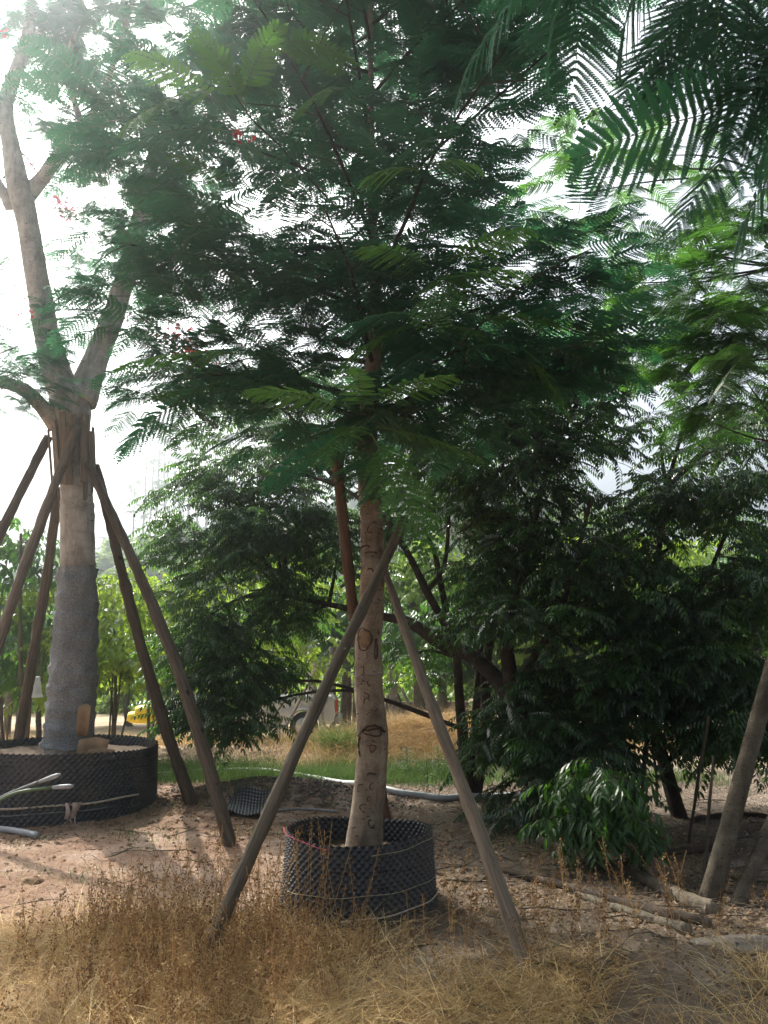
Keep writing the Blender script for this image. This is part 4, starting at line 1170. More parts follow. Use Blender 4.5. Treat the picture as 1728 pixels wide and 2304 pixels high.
# N: the tree over the photographer's right shoulder
nt_ = thing('poinciana_tree', (3.1, 2.3, gz(3.1, 2.3)), 'nearest feathery tree, its dark fronds hanging into the upper right corner', 'tree')
npts = [Vector((3.1, 2.3, -.1)), Vector((3.05, 2.35, 1.5)), Vector((2.95, 2.45, 3.0)), Vector((2.9, 2.5, 4.6)), Vector((2.8, 2.6, 6.0))]
trunk_mesh(npts, [.11, .09, .075, .05, .02], 14, 4, .06, 2).build('trunk', M['bark_pale'], nt_)
for q in ([npts[2], P(1900, 60, 2.9), P(1728, 95, 2.9), P(1600, 30, 2.9)], [npts[2], P(1950, 260, 2.8), P(1740, 240, 2.8)], [npts[3], P(1700, -260, 3.1), P(1400, -120, 3.1), P(1280, -60, 3.1)], [npts[2], P(1900, 420, 2.9), P(1760, 500, 2.9)]):
    limb('limb', q, .022, .006, 'twig', nt_, 6)
near = [((1740, 215), (1285, 345), 2.7, 2.7, 38), ((1740, 240), (1470, 500), 2.6, 2.7, -42), ((1660, 30), (1380, 190), 2.9, 2.8, 30), ((1600, 0), (1700, 210), 2.9, 2.6, 20), ((1560, -20), (1450, 170), 2.9, 2.6, -20),
        ((1700, 60), (1560, 230), 2.8, 2.5, 10), ((1740, 40), (1700, 330), 2.7, 2.4, 30), ((1480, -60), (1330, 130), 3.0, 2.8, 40), ((1330, -80), (1150, 130), 3.1, 2.9, 35), ((1300, -90), (1290, 170), 3.1, 2.8, -20),
        ((1790, 330), (1600, 560), 2.7, 2.7, 25), ((1690, -40), (1640, 180), 2.9, 2.5, 50),
        ((1750, 120), (1640, 260), 2.8, 2.5, -30), ((1220, -120), (1050, 80), 3.3, 3.1, 20),
        ((1760, -80), (1740, 150), 2.7, 2.4, 30), ((1600, -150), (1620, 90), 2.8, 2.5, -20)]
for k, (a, b, y0, y1, roll) in enumerate(near):
    p0 = P(*a, y0); p1 = P(*b, y1); d = p1 - p0
    place(bpy.data.objects.new('frond', F_NEAR[k % 3]), orient(p0, d, (0, 0, 1), d.length / .62, R(roll)), nt_)

random.seed(45)
shade_fr = []  # unseen canopy, only outside the view, added to shade near fronds and foreground
for k in range(420):
    v = Vector((random.gauss(0.4, 1.05), random.gauss(0, 1.0), random.gauss(0, .5)))
    p = Vector((2.4, 2.2, 4.9)) + v
    if in_view(p, 60): continue
    shade_fr.append(orient(p, (v.x + random.gauss(0, .5), v.y + random.gauss(0, .5), random.uniform(-.3, .3)), (random.gauss(0, .2), random.gauss(0, .2), 1), random.uniform(.8, 1.2)))
srcs = [o for o in nt_.children if o.name.startswith('frond')][:3]
scatter('fronds', shade_fr, [random.randrange(3) for _ in shade_fr], srcs, nt_)

# ---- long leaved shrub at the right, on the ground -----------------------------
random.seed(51)
S_LONG = [broad_spray('leaf_spray', 90 + s, 'mid_leaf', 0.30, 11, 0.16, 0.042, 1.0) for s in range(3)]
sh = thing('shrub', G(1345, 1955), 'low green shrub with long hanging leaves beside the fallen logs', 'shrub')
for k in range(6):
    a, b = 1345 + random.uniform(-20, 20), 1950
    limb('stem', [G(a, b) + Vector((0, random.uniform(-.1, .1), -.05)), P(1340 + (k - 2.5) * 14, 1860, 6.9), P(1340 + (k - 2.5) * 30, 1750 + 10 * abs(k - 2.5), 6.9)], .009, .004, 'bark_mid', sh, 5, 0, k)
ms = clump_leaves([(1335, 1790, 6.9, 75, 60, .3, 46), (1290, 1830, 6.9, 40, 50, .25, 22), (1400, 1830, 6.8, 40, 60, .25, 22), (1340, 1870, 6.8, 45, 40, .2, 14), (1350, 1740, 6.9, 60, 30, .3, 20)], .9, .2)
foliage(sh, 'leaf_spray', ms, S_LONG, 80, 'leaf_sprays')

# ---- sunlit saplings with large oval leaves at the left --------------------------
random.seed(61)
BG = 'leafy saplings in the sun behind the left tree'
def sapling(label, px, Yd, clumps, protos, s, n_obj=60, stems=3, group=BG):
    foot = P(px, 1650, Yd); foot.z = gz(foot.x, foot.y)
    root = thing('leafy_sapling', foot, label, 'sapling', group)
    for k in range(stems):
        e = P(clumps[k % len(clumps)][0], clumps[k % len(clumps)][1], Yd)
        limb('trunk' if k == 0 else 'stem', [foot + Vector((random.uniform(-.1, .1), 0, -.05)), foot.lerp(e, .5) + Vector((random.gauss(0, .1), 0, .1)), e], .035 if k == 0 else .02, .008, 'bark_mid', root, 6, .1, k)
    ms = clump_leaves(clumps, s, .15); ms = [m for m in ms if m.translation.z > .15]
    foliage(root, 'leaf_spray', ms, protos, n_obj, 'leaf_sprays')
sapling('tall green large leaved sapling at the left edge behind the dark poles', 20, 13.0, [(20, 1230, 13, 80, 70, .8, 60), (10, 1350, 13, 80, 80, .8, 70), (50, 1450, 13, 60, 60, .6, 34), (0, 1500, 13, 60, 60, .6, 34), (110, 1290, 13.4, 50, 70, .6, 34)], S_GREEN, 1.15, stems=4)
sapling('yellow green sapling with hanging oval leaves right of the wrapped trunk', 255, 13.2, [(250, 1330, 13.2, 50, 60, .5, 30), (260, 1420, 13, 60, 60, .6, 46), (240, 1500, 13, 50, 50, .5, 34), (290, 1490, 13, 45, 50, .5, 30), (280, 1370, 13.4, 55, 50, .5, 30)], S_BRIGHT, 1.05, stems=5)
sapling('bright green sapling leaning behind the two right hand poles of the left tree', 350, 14.5, [(340, 1400, 14.5, 60, 70, .7, 46), (390, 1330, 14.6, 60, 60, .7, 36), (360, 1500, 14.4, 60, 60, .6, 40), (330, 1300, 15, 50, 50, .5, 26)], S_BRIGHT, 1.05, stems=4)
sapling('small yellow green sapling seen between the steep dark pole and the wrapped trunk', 100, 12.5, [(100, 1420, 12.5, 30, 40, .4, 18), (105, 1540, 12.4, 22, 40, .3, 12), (80, 1340, 12.6, 40, 40, .4, 16)], S_BRIGHT, .95, stems=3)
sapling('green sapling filling the view low behind the dark crown', 560, 16, [(430, 1440, 16, 80, 80, .7, 40), (560, 1430, 16, 90, 100, .8, 60), (650, 1300, 17, 110, 110, .8, 60), (520, 1280, 17, 90, 80, .8, 40), (700, 1480, 16, 60, 60, .7, 36)], S_BRIGHT, 1.2, stems=5)

# ---- background belt of trees beyond the field -----------------------------------
random.seed(71)
BELT = 'trees of the far nursery rows'
S_FAR = [pinnate_spray('leaf_spray', 80 + s, 'mid_leaf', .6, 5, .45, 5, .19, .075) for s in range(2)] + [broad_spray('leaf_spray', 85, 'mid_leaf', .8, 12, .28, .12)]
S_FARB = [broad_spray('leaf_spray', 95 + s, 'bright_leaf', .8, 13, .26, .12) for s in range(2)]
belt = [(60, 24, 1470, 90, 90, 0, 'half hidden tree of the far row behind the saplings, left of the wrapped trunk'), (300, 26, 1480, 110, 70, 0, 'far tree standing above the yellow sacks'), (640, 26, 1400, 130, 110, 1, 'sunlit pale green far tree behind the car'),
        (830, 24, 1380, 110, 100, 0, 'far tree straight behind the middle trunk'), (940, 22, 1330, 100, 120, 1, 'light green far tree right of the middle trunk'), (1080, 24, 1440, 110, 100, 0, 'far tree behind the many stemmed dark tree'),
        (1230, 21, 1380, 120, 120, 1, 'light green far tree behind the slanting thick trunk'), (1330, 24, 1480, 100, 80, 0, 'far tree seen over the long leaved shrub'), (1430, 19, 1330, 100, 110, 1, 'pale green far tree behind the slim stakes on the right'),
        (1560, 20, 1450, 110, 110, 0, 'far tree behind the slim slanting trunk on the right'), (1700, 18, 1350, 110, 120, 0, 'far tree at the right edge behind the leaning trunk')]
for k, (px, Yd, py, rx, ry, br, lab) in enumerate(belt):
    foot = P(px, 1500, Yd); foot.z = gz(foot.x, foot.y) - .1
    root = thing('bushy_tree', foot, lab, 'tree', BELT)
    top = P(px, py, Yd)
    limb('trunk', [foot, foot.lerp(top, .5) + Vector((random.gauss(0, .2), 0, 0)), top], .13, .05, 'bark_mid', root, 8, .15, k)
    for q in range(3):
        e = top + Vector((random.uniform(-1, 1), random.uniform(-.5, .5), random.uniform(-.4, .9)))
        limb('limb', [foot.lerp(top, .6), foot.lerp(top, .6).lerp(e, .5) + Vector((0, 0, .1)), e], .05, .02, 'bark_mid', root, 5, .1, q)
    ms = clump_leaves([(px, py, Yd, rx, ry, 1.2, 190), (px + 50, py - 40, Yd, rx * .7, ry * .8, 1, 60)], 1.0, .15)
    foliage(root, 'leaf_spray', ms, S_FARB if br else S_FAR, 30, 'leaf_sprays')
tk = [o for o in bpy.data.objects if o.name.startswith('bushy_tree')]
ts = [c for c in tk[-3].children if c.name.startswith('leaf_spray')][:2]
ms = []
for k in range(6500):
    x = random.uniform(-30, 34); y = random.uniform(31, 40)
    if x < 2 and random.random() < .55: continue
    hh = 1.7 + 1.2 * float(_n2(x, y, .5, 61)) + 5.5 * min(1, max(0, (x - 1) / 6))
    ms.append(orient((x, y, -.5 + random.random() ** 1.3 * hh), (random.gauss(0, 1), random.gauss(0, 1), .5), s=random.uniform(1.1, 1.9)))
tko = scatter('far_thicket', ms, [random.randrange(2) for _ in ms], ts); tag(tko, 'continuous green thicket along the far edge of the field', 'thicket', kind='stuff')

# ---- hill plants -----------------------------------------------------------------
random.seed(81)
def hp(px, py, Yd):
    p = P(px, py, Yd); p.z = float(hillz(p.x, p.y)); return p
for k, (px, Yd, h, w) in enumerate([(245, 130, 9, 1), (300, 130, 16, 1), (322, 128, 21, 1), (340, 126, 19, 1), (352, 125, 23, 1.1), (366, 130, 21, 1), (378, 126, 18, .9), (395, 130, 22, 1), (410, 124, 19, 1), (428, 128, 22, 1.1), (445, 126, 18, 1), (462, 130, 21, 1), (480, 126, 20, 1), (150, 120, 7, .7), (505, 128, 21, 1)]):
    b = hp(px, 1150, Yd)
    lab = ['short thin gum tree alone on the left end of the ridge', 'slim pale gum tree left of the tallest pair on the ridge', 'tall slim gum tree, first of the dense ridge group', 'slim gum tree between two taller ones on the ridge', 'tallest bare gum tree on the ridge']
    root = thing('gum_tree', b, ('%s slim pale gum tree of the close row on the ridge, counted from the left' % ('fourth fifth sixth seventh eighth ninth tenth eleventh twelfth thirteenth fourteenth'.split()[k - 4]) if k > 3 else 'thin gum tree standing apart in the gap beside the brown pole, ' + ('farther left' if k == 1 else 'taller' if k == 2 else 'farther right')) if k != 0 and k != 13 else ('short thin gum tree alone on the left end of the ridge' if k == 0 else 'small faint gum tree left of the wrapped trunk on the horizon'), 'tree', 'gum trees on the hazy ridge')
    top = b + Vector((random.gauss(0, .5), 0, h))
    limb('trunk', [b - Vector((0, 0, 1)), b.lerp(top, .5) + Vector((random.gauss(0, .25), 0, 0)), top], .26 * w, .07, 'euc_bark', root, 6)
    ms = []
    for q in range(int(26 * w)):
        z = random.uniform(.35, 1.02); r = 1.8 * (1.25 - z)
        p = b.lerp(top, z) + Vector((random.gauss(0, r), random.gauss(0, r), 0)); d = Vector((random.gauss(0, 1), random.gauss(0, 1), random.uniform(-.6, .6)))
        ms.append(orient(p, d, (0, 0, 1), random.uniform(1.6, 3.0)))
    if k == 0:
        S_EUC = [broad_spray('leaf_spray', 99 + s, 'euc_leaf', .7, 14, .26, .07) for s in range(2)]
    foliage(root, 'leaf_spray', ms, S_EUC, 2, 'leaf_sprays')
# scrub cover of the hill: a mass nobody could count, instanced from two real bushes
S_SCR = [broad_spray('leaf_spray', 110 + s, 'shrub_leaf', 1.2, 26, .6, .32, .1) for s in range(2)] + [broad_spray('leaf_spray', 112, 'bright_leaf', 1.2, 26, .6, .3, .1)]
b0 = thing('hill_bush', hp(235, 1180, 95), 'round green bush on the hill slope just right of the wrapped trunk', 'bush')
src = []
for k in range(9):
    p = hp(235, 1180, 95) + Vector((random.gauss(0, 1), random.gauss(0, 1), random.uniform(.2, 1.6)))
    o = bpy.data.objects.new('leaf_spray', S_SCR[k % 3]); place(o, orient(p, (random.gauss(0, 1), random.gauss(0, 1), .7), s=1.2), b0); src.append(o)
ms = []; ix = []
for k in range(9000):
    x, y = random.uniform(-95, 40), random.uniform(52, 175)
    if abs(x / y) > .62: continue
    dens = 0.5 + 0.5 * float(_n2(x, y, .16, 15)) * 2.4
    if random.random() > dens: continue
    z = float(hillz(x, y)); 
    if z < -.2 and y < 60: continue
    hgt = max(0, float(_n2(x, y, .5, 16))) * 3.2
    ms.append(orient((x, y, max(z, -.4) + random.uniform(0, .4 + hgt)), (random.gauss(0, 1), random.gauss(0, 1), .8), s=random.uniform(1.0, 2.4)))
    ix.append(2 if float(_n2(x, y, .11, 17)) > .22 else random.randrange(2))
sc_ = scatter('hill_scrub', ms, ix, src[:3]); tag(sc_, 'low green scrub covering the hill slope', 'scrub', kind='stuff')

# ================================================================== ground cover
def blades(n, pos, height, lean, width, bend, seed, seg=3, flat=0.0):
    """n grass blades as tapered ribbons; pos (n,3)"""
    r = np.random.default_rng(seed)
    az = r.uniform(0, 2 * np.pi, n)
    d = np.stack([np.cos(az), np.sin(az), np.zeros(n)], 1)
    fa = r.uniform(0, 2 * np.pi, n)
    w = np.stack([np.cos(fa), np.sin(fa), r.uniform(-.4, .4, n)], 1)
    V = []
    for k in range(seg + 1):
        t = k / seg
        up = height * (t - bend * 0.5 * t * t)
        out = height * (lean * t + bend * t * t * 0.7)
        c = pos + d * out[:, None] + np.array([0, 0, 1.0]) * np.maximum(up, 0.004 + 0 * up)[:, None]
        ww = width * (1 - 0.85 * t) * 0.5
        V.append(c - w * ww[:, None]); V.append(c + w * ww[:, None])
    V = np.stack(V, 1)          # n, 2(seg+1), 3
    base = np.arange(n)[:, None] * (2 * (seg + 1))
    Q = np.concatenate([base + np.array([2 * k, 2 * k + 1, 2 * k + 3, 2 * k + 2]) for k in range(seg)], 0)
    return V.reshape(-1, 3), Q

def patch(name, label, n, xr, yr, dens, height, width, lean, bend, mat, seed, tint=(0, 1), extra=None, cat='grass', lift=0.0, seg=3, parent=None):
    r = np.random.default_rng(seed)
    xs = r.uniform(*xr, n * 3); ys = r.uniform(*yr, n * 3)
    keep = r.random(n * 3) < dens(xs, ys)
    xs, ys = xs[keep][:n], ys[keep][:n]
    n = len(xs)
    pos = np.stack([xs, ys, gzv(xs, ys) - 0.005 + lift], 1)
    hh = r.uniform(*height, n) * (0.6 + 0.8 * r.random(n)); ww = r.uniform(*width, n)
    V, Q = blades(n, pos, hh, r.uniform(*lean, n), ww, r.uniform(*bend, n), seed + 1, seg)
    tn = np.clip(r.normal((tint[0] + tint[1]) / 2, (tint[1] - tint[0]) / 3.2, n), 0, 1)
    me = np_mesh(name, V, quads=Q, mats=[M[mat]], tint=np.repeat(tn, 2 * (seg + 1)))
    o = place(bpy.data.objects.new(name, me)); tag(o, label, cat, kind='stuff')
    return o, pos

cl = lambda a: np.clip(a, 0, 1)
potmask = lambda x, y: 1 - (np.hypot(x - POT_C.x, y - POT_C.y) < 0.55) * 1.0 - (np.hypot(x - LP.x, y - LP.y) < 1.16) * 1.0
noi = lambda x, y, s, k: cl(0.5 + 1.4 * _n2(x, y, s, k))
# dense brown weeds in front of and left of the middle pot
weed_d = lambda x, y: cl((gauss(x, y, -1.05, 4.9, .75, 1.1) * 1.5 + gauss(x, y, -0.45, 4.6, .5, .4) + gauss(x, y, -0.7, 4.1, .9, .5) * .9) * (noi(x, y, 4, 31) ** 1.5 + .08)) * potmask(x, y)
patch('dry_weeds', 'dense rusty brown dry weeds in front of the middle pot', 4600, (-2.6, 1.6), (3.3, 6.8), weed_d, (.08, .27), (.0022, .0065), (.0, .7), (0, .9), 'dry', 101, (0, .9))
# stalks with seed heads
def seed_stalks(n, dens, xr, yr, seed, hr=(.28, .62)):
    r = np.random.default_rng(seed)
    xs = r.uniform(*xr, n * 6); ys = r.uniform(*yr, n * 6); k = r.random(n * 6) < dens(xs, ys); xs, ys = xs[k][:n], ys[k][:n]; n = len(xs)
    pos = np.stack([xs, ys, gzv(xs, ys) - .01], 1); h = r.uniform(*hr, n)
    ln = r.normal(0, .27, (n, 2))
    m = 44
    t = r.uniform(.35, 1.0, (n, m))
    c = pos[:, None, :] + np.stack([ln[:, None, 0] * t * h[:, None], ln[:, None, 1] * t * h[:, None], t * h[:, None]], 2)
    c = c + r.normal(0, .011, (n, m, 3))
    a = r.normal(0, 1, (n, m, 3)); a /= np.linalg.norm(a, axis=2, keepdims=True); b = r.normal(0, 1, (n, m, 3)); b = np.cross(a, b); b /= np.linalg.norm(b, axis=2, keepdims=True)
    s = r.uniform(.003, .0085, (n, m, 1))
    V = np.stack([c - a * s, c + b * s * .7, c + a * s, c - b * s * .7], 2).reshape(-1, 3)
    Q = np.arange(n * m * 4).reshape(-1, 4)
    tn = np.repeat(np.repeat(cl(r.normal(.5, .28, n)), m), 4)
    # stems
    V2, Q2 = [], None
    w = np.stack([np.ones(n), np.zeros(n), np.zeros(n)], 1) * .0016
    seg = []
    for tt in (0, .5, 1.0):
        cc = pos + np.stack([ln[:, 0] * tt * h, ln[:, 1] * tt * h, tt * h], 1)
        seg += [cc - w, cc + w]
    V2 = np.stack(seg, 1).reshape(-1, 3); base = np.arange(n)[:, None] * 6 + len(V)
    Q2 = np.concatenate([base + np.array([0, 1, 3, 2]), base + np.array([2, 3, 5, 4])], 0)
    me = np_mesh('dry_seed_stalks', np.concatenate([V, V2]), quads=np.concatenate([Q, Q2]), mats=[M['seed']], tint=np.concatenate([tn, np.full(len(V2), .8)]))
    return place(bpy.data.objects.new('dry_seed_stalks', me))
o = seed_stalks(620, weed_d, (-2.6, 1.6), (3.3, 6.8), 111, (.14, .40)); tag(o, 'reddish brown dry stalks with crumbled seed heads among the weeds', 'weeds', kind='stuff')
o = seed_stalks(110, lambda x, y: gauss(x, y, 1.2, 5.2, .9, 1.1) * .8, (0, 3), (3.6, 7), 112, (.15, .4)); tag(o, 'few short brown seed stalks by the foot of the right pole', 'weeds', kind='stuff')
o = seed_stalks(34, lambda x, y: gauss(x, y, -.62, 5.0, .36, .2), (-1.3, .1), (4.4, 5.3), 113, (.40, .75)); tag(o, 'tallest brown seed stalks rising against the middle pot', 'weeds', kind='stuff')
# straw, pale, lying and arching
patch('straw', 'golden broken straw among the brown weeds', 6000, (-2.6, 1.6), (3.3, 6.8), weed_d, (.06, .20), (.002, .006), (.2, 1.6), (.3, 1.6), 'straw', 120, (0, .9), cat='straw')
patch('straw', 'pale tangled straw in the lower left corner', 13000, (-3.2, -0.2), (3.4, 5.8), lambda x, y: cl((gauss(x, y, -1.7, 4.2, .95, .95) * 2.2) * (.3 + noi(x, y, 3, 33))), (.08, .26), (.0025, .0065), (.3, 1.4), (.6, 1.6), 'straw', 121, (.1, 1), cat='straw')
patch('straw', 'pale straw lying along the bottom right of the picture', 8500, (-.6, 2.4), (3.3, 5.2), lambda x, y: cl((gauss(x, y, .6, 3.8, 1.1, .42) * 1.6 + gauss(x, y, 1.6, 4.2, .45, .3) + gauss(x, y, -.1, 4.5, .45, .5) * .7) * noi(x, y, 4, 35) ** 1.6 * 1.3), (.08, .26), (.0025, .0065), (.3, 1.4), (.5, 1.6), 'straw', 122, (.05, 1), cat='straw')
patch('straw', 'thin straw and dead grass scattered between the pots', 6000, (-3.5, 3.0), (4.2, 9.5), lambda x, y: cl(noi(x, y, 1.6, 37) * 1.1 - .25) * .8 * potmask(x, y), (.04, .13), (.002, .004), (.6, 1.8), (.4, 1.4), 'straw', 123, (0, .8), cat='straw')
patch('straw', 'thick pale straw heaped over the bank behind the middle tree', 16000, (-1.2, 3.6), (12.6, 15.6), lambda x, y: cl(gauss(x, y, 1.2, 14.0, 2.0, 1.2) * 1.5), (.15, .45), (.005, .010), (.3, 1.3), (.5, 1.5), 'straw', 124, (.0, .85), cat='straw')
patch('straw', 'dry yellow grass over the sunny field at the left', 14000, (-9, 0), (12.5, 19), lambda x, y: noi(x, y, .9, 39) * .9, (.08, .35), (.004, .010), (.1, .8), (.2, 1.0), 'straw', 125, (.1, .95), cat='grass')
patch('straw', 'dry field grass beyond the bank on the right', 9000, (0, 11), (14, 24), lambda x, y: noi(x, y, .9, 41) * .8, (.1, .3), (.006, .012), (.2, .9), (.2, 1.0), 'straw', 126, (0, .8), cat='grass')
# green strip
gx = lambda x, y: cl((gauss(x, y, -2.0, 12.0, 1.9, .75) * 1.5 + gauss(x, y, .3, 12.0, 1.6, .7) * 1.2 + gauss(x, y, 2.6, 11.6, 1.5, .6)) * (.3 + noi(x, y, 2, 43)))
patch('green_grass', 'green grass strip along the grey pipe', 23000, (-4.3, 4.8), (10.9, 13.4), gx, (.10, .26), (.004, .007), (.05, .6), (.1, .8), 'grass', 131, (0, .7))
patch('green_grass', 'thin green grass tufts at the foot of the left pot and poles', 1800, (-2.8, -1.2), (7.8, 11.2), lambda x, y: cl(noi(x, y, 2.6, 45) * 1.5 - .6) * potmask(x, y), (.05, .14), (.003, .005), (.1, .7), (.1, .8), 'grass', 132, (0, .7))
patch('green_grass', 'sparse low green weeds on the soil at the left', 700, (-3.4, -1.0), (5.5, 8.2), lambda x, y: cl(noi(x, y, 3.6, 47) * 2 - 1.1), (.03, .10), (.003, .006), (.1, .9), (.1, .8), 'grass', 133, (.1, .9))
patch('green_grass', 'scattered green sprouts under the dark trees', 1500, (1.0, 4.5), (6.5, 11.5), lambda x, y: cl(noi(x, y, 2.1, 49) * 1.5 - .7), (.04, .14), (.004, .007), (.1, .8), (.1, .8), 'grass', 134, (0, .5))

# leaf litter and clods
def flakes(name, label, n, xr, yr, dens, sr, mat, seed, tint=(0, 1), cat='leaf litter'):
    r = np.random.default_rng(seed)
    xs = r.uniform(*xr, n * 3); ys = r.uniform(*yr, n * 3); k = r.random(n * 3) < dens(xs, ys); xs, ys = xs[k][:n], ys[k][:n]; n = len(xs)
    c = np.stack([xs, ys, gzv(xs, ys) + r.uniform(.002, .018, n)], 1)
    az = r.uniform(0, 6.283, n); a = np.stack([np.cos(az), np.sin(az), r.normal(0, .3, n)], 1); b = np.stack([-np.sin(az), np.cos(az), r.normal(0, .35, n)], 1)
    s = r.uniform(*sr, n)[:, None]; w = s * r.uniform(.25, .5, n)[:, None]
    lift = np.array([0, 0, 1.0]) * (s * .25)
    V = np.stack([c - a * s, c + b * w + lift, c + a * s, c - b * w + lift], 1).reshape(-1, 3)
    T = (np.arange(n)[:, None] * 4 + np.array([0, 3, 1])).tolist() + (np.arange(n)[:, None] * 4 + np.array([1, 3, 2])).tolist()
    me = np_mesh(name, V, tris=np.array(T), mats=[M[mat]], tint=np.repeat(cl(r.normal((tint[0] + tint[1]) / 2, (tint[1] - tint[0]) / 3, n)), 4))
    o = place(bpy.data.objects.new(name, me)); return tag(o, label, cat, kind='stuff')
flakes('leaf_litter', 'brown fallen leaves and chips under the trees on the right', 26000, (-.2, 5), (4, 11.5), lambda x, y: cl(.25 + noi(x, y, 1.5, 51)) * potmask(x, y), (.006, .022), 'litter', 141, (0, .85))
flakes('leaf_litter', 'small brown bits littering the soil at the left', 12000, (-4, .2), (3.6, 11.5), lambda x, y: cl(.1 + noi(x, y, 2.0, 53)) * potmask(x, y), (.004, .014), 'litter', 142, (0, 1))
flakes('leaf_litter', 'pale chips and leaves over the field behind the pipe', 14000, (-8, 7), (12, 20), lambda x, y: cl(.1 + noi(x, y, 1.2, 55)), (.012, .05), 'litter', 143, (.2, 1))
def clods(name, label, n, xr, yr, dens, sr, seed, mat='clod', cat='soil clods'):
    r = np.random.default_rng(seed)
    xs = r.uniform(*xr, n * 3); ys = r.uniform(*yr, n * 3); k = r.random(n * 3) < dens(xs, ys); xs, ys = xs[k][:n], ys[k][:n]; n = len(xs)
    s = sr[0] + (sr[1] - sr[0]) * r.random(n) ** 3
    c = np.stack([xs, ys, gzv(xs, ys) + s * .1], 1)
    base = np.array([[1, 0, 0], [.3, .95, 0], [-.8, .6, 0], [-.8, -.6, 0], [.3, -.95, 0], [0, 0, .8], [0, 0, -.5]])
    V = c[:, None, :] + base[None] * s[:, None, None] * r.uniform(.6, 1.3, (n, 7, 1))
    F = np.array([[0, 1, 5], [1, 2, 5], [2, 3, 5], [3, 4, 5], [4, 0, 5], [1, 0, 6], [2, 1, 6], [3, 2, 6], [4, 3, 6], [0, 4, 6]])
    T = (np.arange(n)[:, None, None] * 7 + F[None]).reshape(-1, 3)
    me = np_mesh(name, V.reshape(-1, 3), tris=T, mats=[M[mat]], smooth=False)
    o = place(bpy.data.objects.new(name, me)); return tag(o, label, cat, kind='stuff')
clods('soil_clods', 'crumbs and clods of reddish soil on the bare ground', 15000, (-4, 3), (3.6, 11), lambda x, y: cl(.15 + noi(x, y, 1.4, 57)) * potmask(x, y), (.003, .028), 151)
clods('gravel', 'grey gravel on the low mound before the pipe', 5000, (-2.7, .3), (9.2, 11.2), lambda x, y: cl(gauss(x, y, -1.2, 10.1, 1.2, .7) * 1.4), (.006, .03), 152, 'stone', 'gravel')

# ---- dead twigs on the ground ---------------------------------------------------
random.seed(91)
mb = MB()
for k in range(330):
    x, y = (random.uniform(.6, 3.8), random.uniform(4.6, 10)) if k < 230 else (random.uniform(-2.6, .8), random.uniform(3.9, 9.6))
    if math.hypot(x - POT_C.x, y - POT_C.y) < .6: continue
    a = random.uniform(-.7, .7) + (0 if random.random() < .75 else 1.5); l = random.uniform(.08, .45); z = gz(x, y)
    p = [Vector((x + math.cos(a) * l * u + random.gauss(0, .012), y - math.sin(a) * l * u, gz(x + math.cos(a) * l * u, y - math.sin(a) * l * u) + .008 + random.uniform(0, .035))) for u in (0, .35, .7, 1)]
    mb.tube(p, [random.uniform(.002, .006)] * 3 + [.0015], 4)
o = mb.build('dead_twigs', M['pole_grey']); tag(o, 'thin dead twigs strewn over the ground', 'twigs', kind='stuff')
for k, (a, b, c_, lab) in enumerate([((1330, 2205), (1395, 2150), (1240, 2235), 'thin forked dead twig right of the pale leaning pole foot'), ((1545, 1920), (1500, 2010), (1390, 2018), 'long thin curved dead branch lying over the thinner log'),
                                     ((1000, 1985), (1080, 1995), (1160, 1990), 'thin dead branch on the soil right of the middle pot'), ((1120, 1860), (1160, 1835), (1215, 1845), 'dark crooked dead branch left of the long leaved shrub'), ((870, 2150), (920, 2148), (985, 2130), 'short dead twig in front of the middle pot')]):
    t = thing('dead_branch', G(*a), lab, 'branch')
    pts = [G(*a) + Vector((0, 0, .02)), G(*b) + Vector((0, 0, .035)), G(*c_) + Vector((0, 0, .02))]
    limb('stem', pts, .010, .004, 'pole_grey', t, 6, .2, k)
    limb('twig', [pts[1], pts[1] + Vector((.08, .05, .05)), pts[1] + Vector((.2, .06, .06))], .005, .002, 'pole_grey', t, 4, .2, k)

# ---- fallen logs ------------------------------------------------------------------
gLog = 'fallen logs by the long leaved shrub'
def log(label, pts, r0, r1, mat, seed, splits=False):
    t = thing('log', pts[0], label, 'log', gLog); r0 *= .78; r1 *= .78
    pts = [p + Vector((0, 0, max(r0, r1) * .55)) for p in pts]
    sp_ = smooth_path(pts, 8); mb = MB(); rs = lerp_r(r0, r1, len(sp_)); r = random.Random(seed)
    rs = [q * (1 + .10 * math.sin(i * 1.9 + seed) + r.uniform(-.05, .05)) for i, q in enumerate(rs)]
    mb.tube(sp_, rs, 14, 0, .3, seed, cap=False)
    mb.build('bark', M[mat], t)
    for e, (c, n_, rr_) in enumerate(((sp_[0], sp_[0] - sp_[1], rs[0]), (sp_[-1], sp_[-1] - sp_[-2], rs[-1]))):
        mb = MB(); n_ = n_.normalized(); mb.tube([c - n_ * .01, c + n_ * .012], [rr_ * .93, rr_ * .90], 14, 0, .15, seed)
        mb.build('cut_end', M['pole_pale'], t)
    return t
log('thick pale log with peeling bark, its cut end toward the right', [G(1215, 1900), G(1330, 1945), G(1440, 1985), G(1520, 2025), G(1605, 2060)], .048, .078, 'bark_mid', 1)
log('thinner brown log lying just in front of the thick pale log', [G(1130, 1965), G(1300, 2010), G(1440, 2050), G(1590, 2085)], .034, .050, 'bark_dark', 2)
log('short broken log with a hollow end, nearest to the camera of the three', [G(1300, 2020), G(1430, 2065), G(1545, 2100)], .028, .045, 'pole_grey', 3)
log('slim log lying behind the white curved bark', [G(1380, 1950), G(1500, 1925), G(1640, 1912)], .035, .045, 'bark_dark', 4)
log('slim dark log lying far right under the trees', [G(1560, 1850), G(1660, 1838), G(1760, 1846)], .045, .045, 'bark_dark', 5)
log('pale thin log at the right edge between the leaning trunks', [G(1640, 1975), G(1700, 1985), G(1780, 2000)], .03, .03, 'bark_mid', 6)
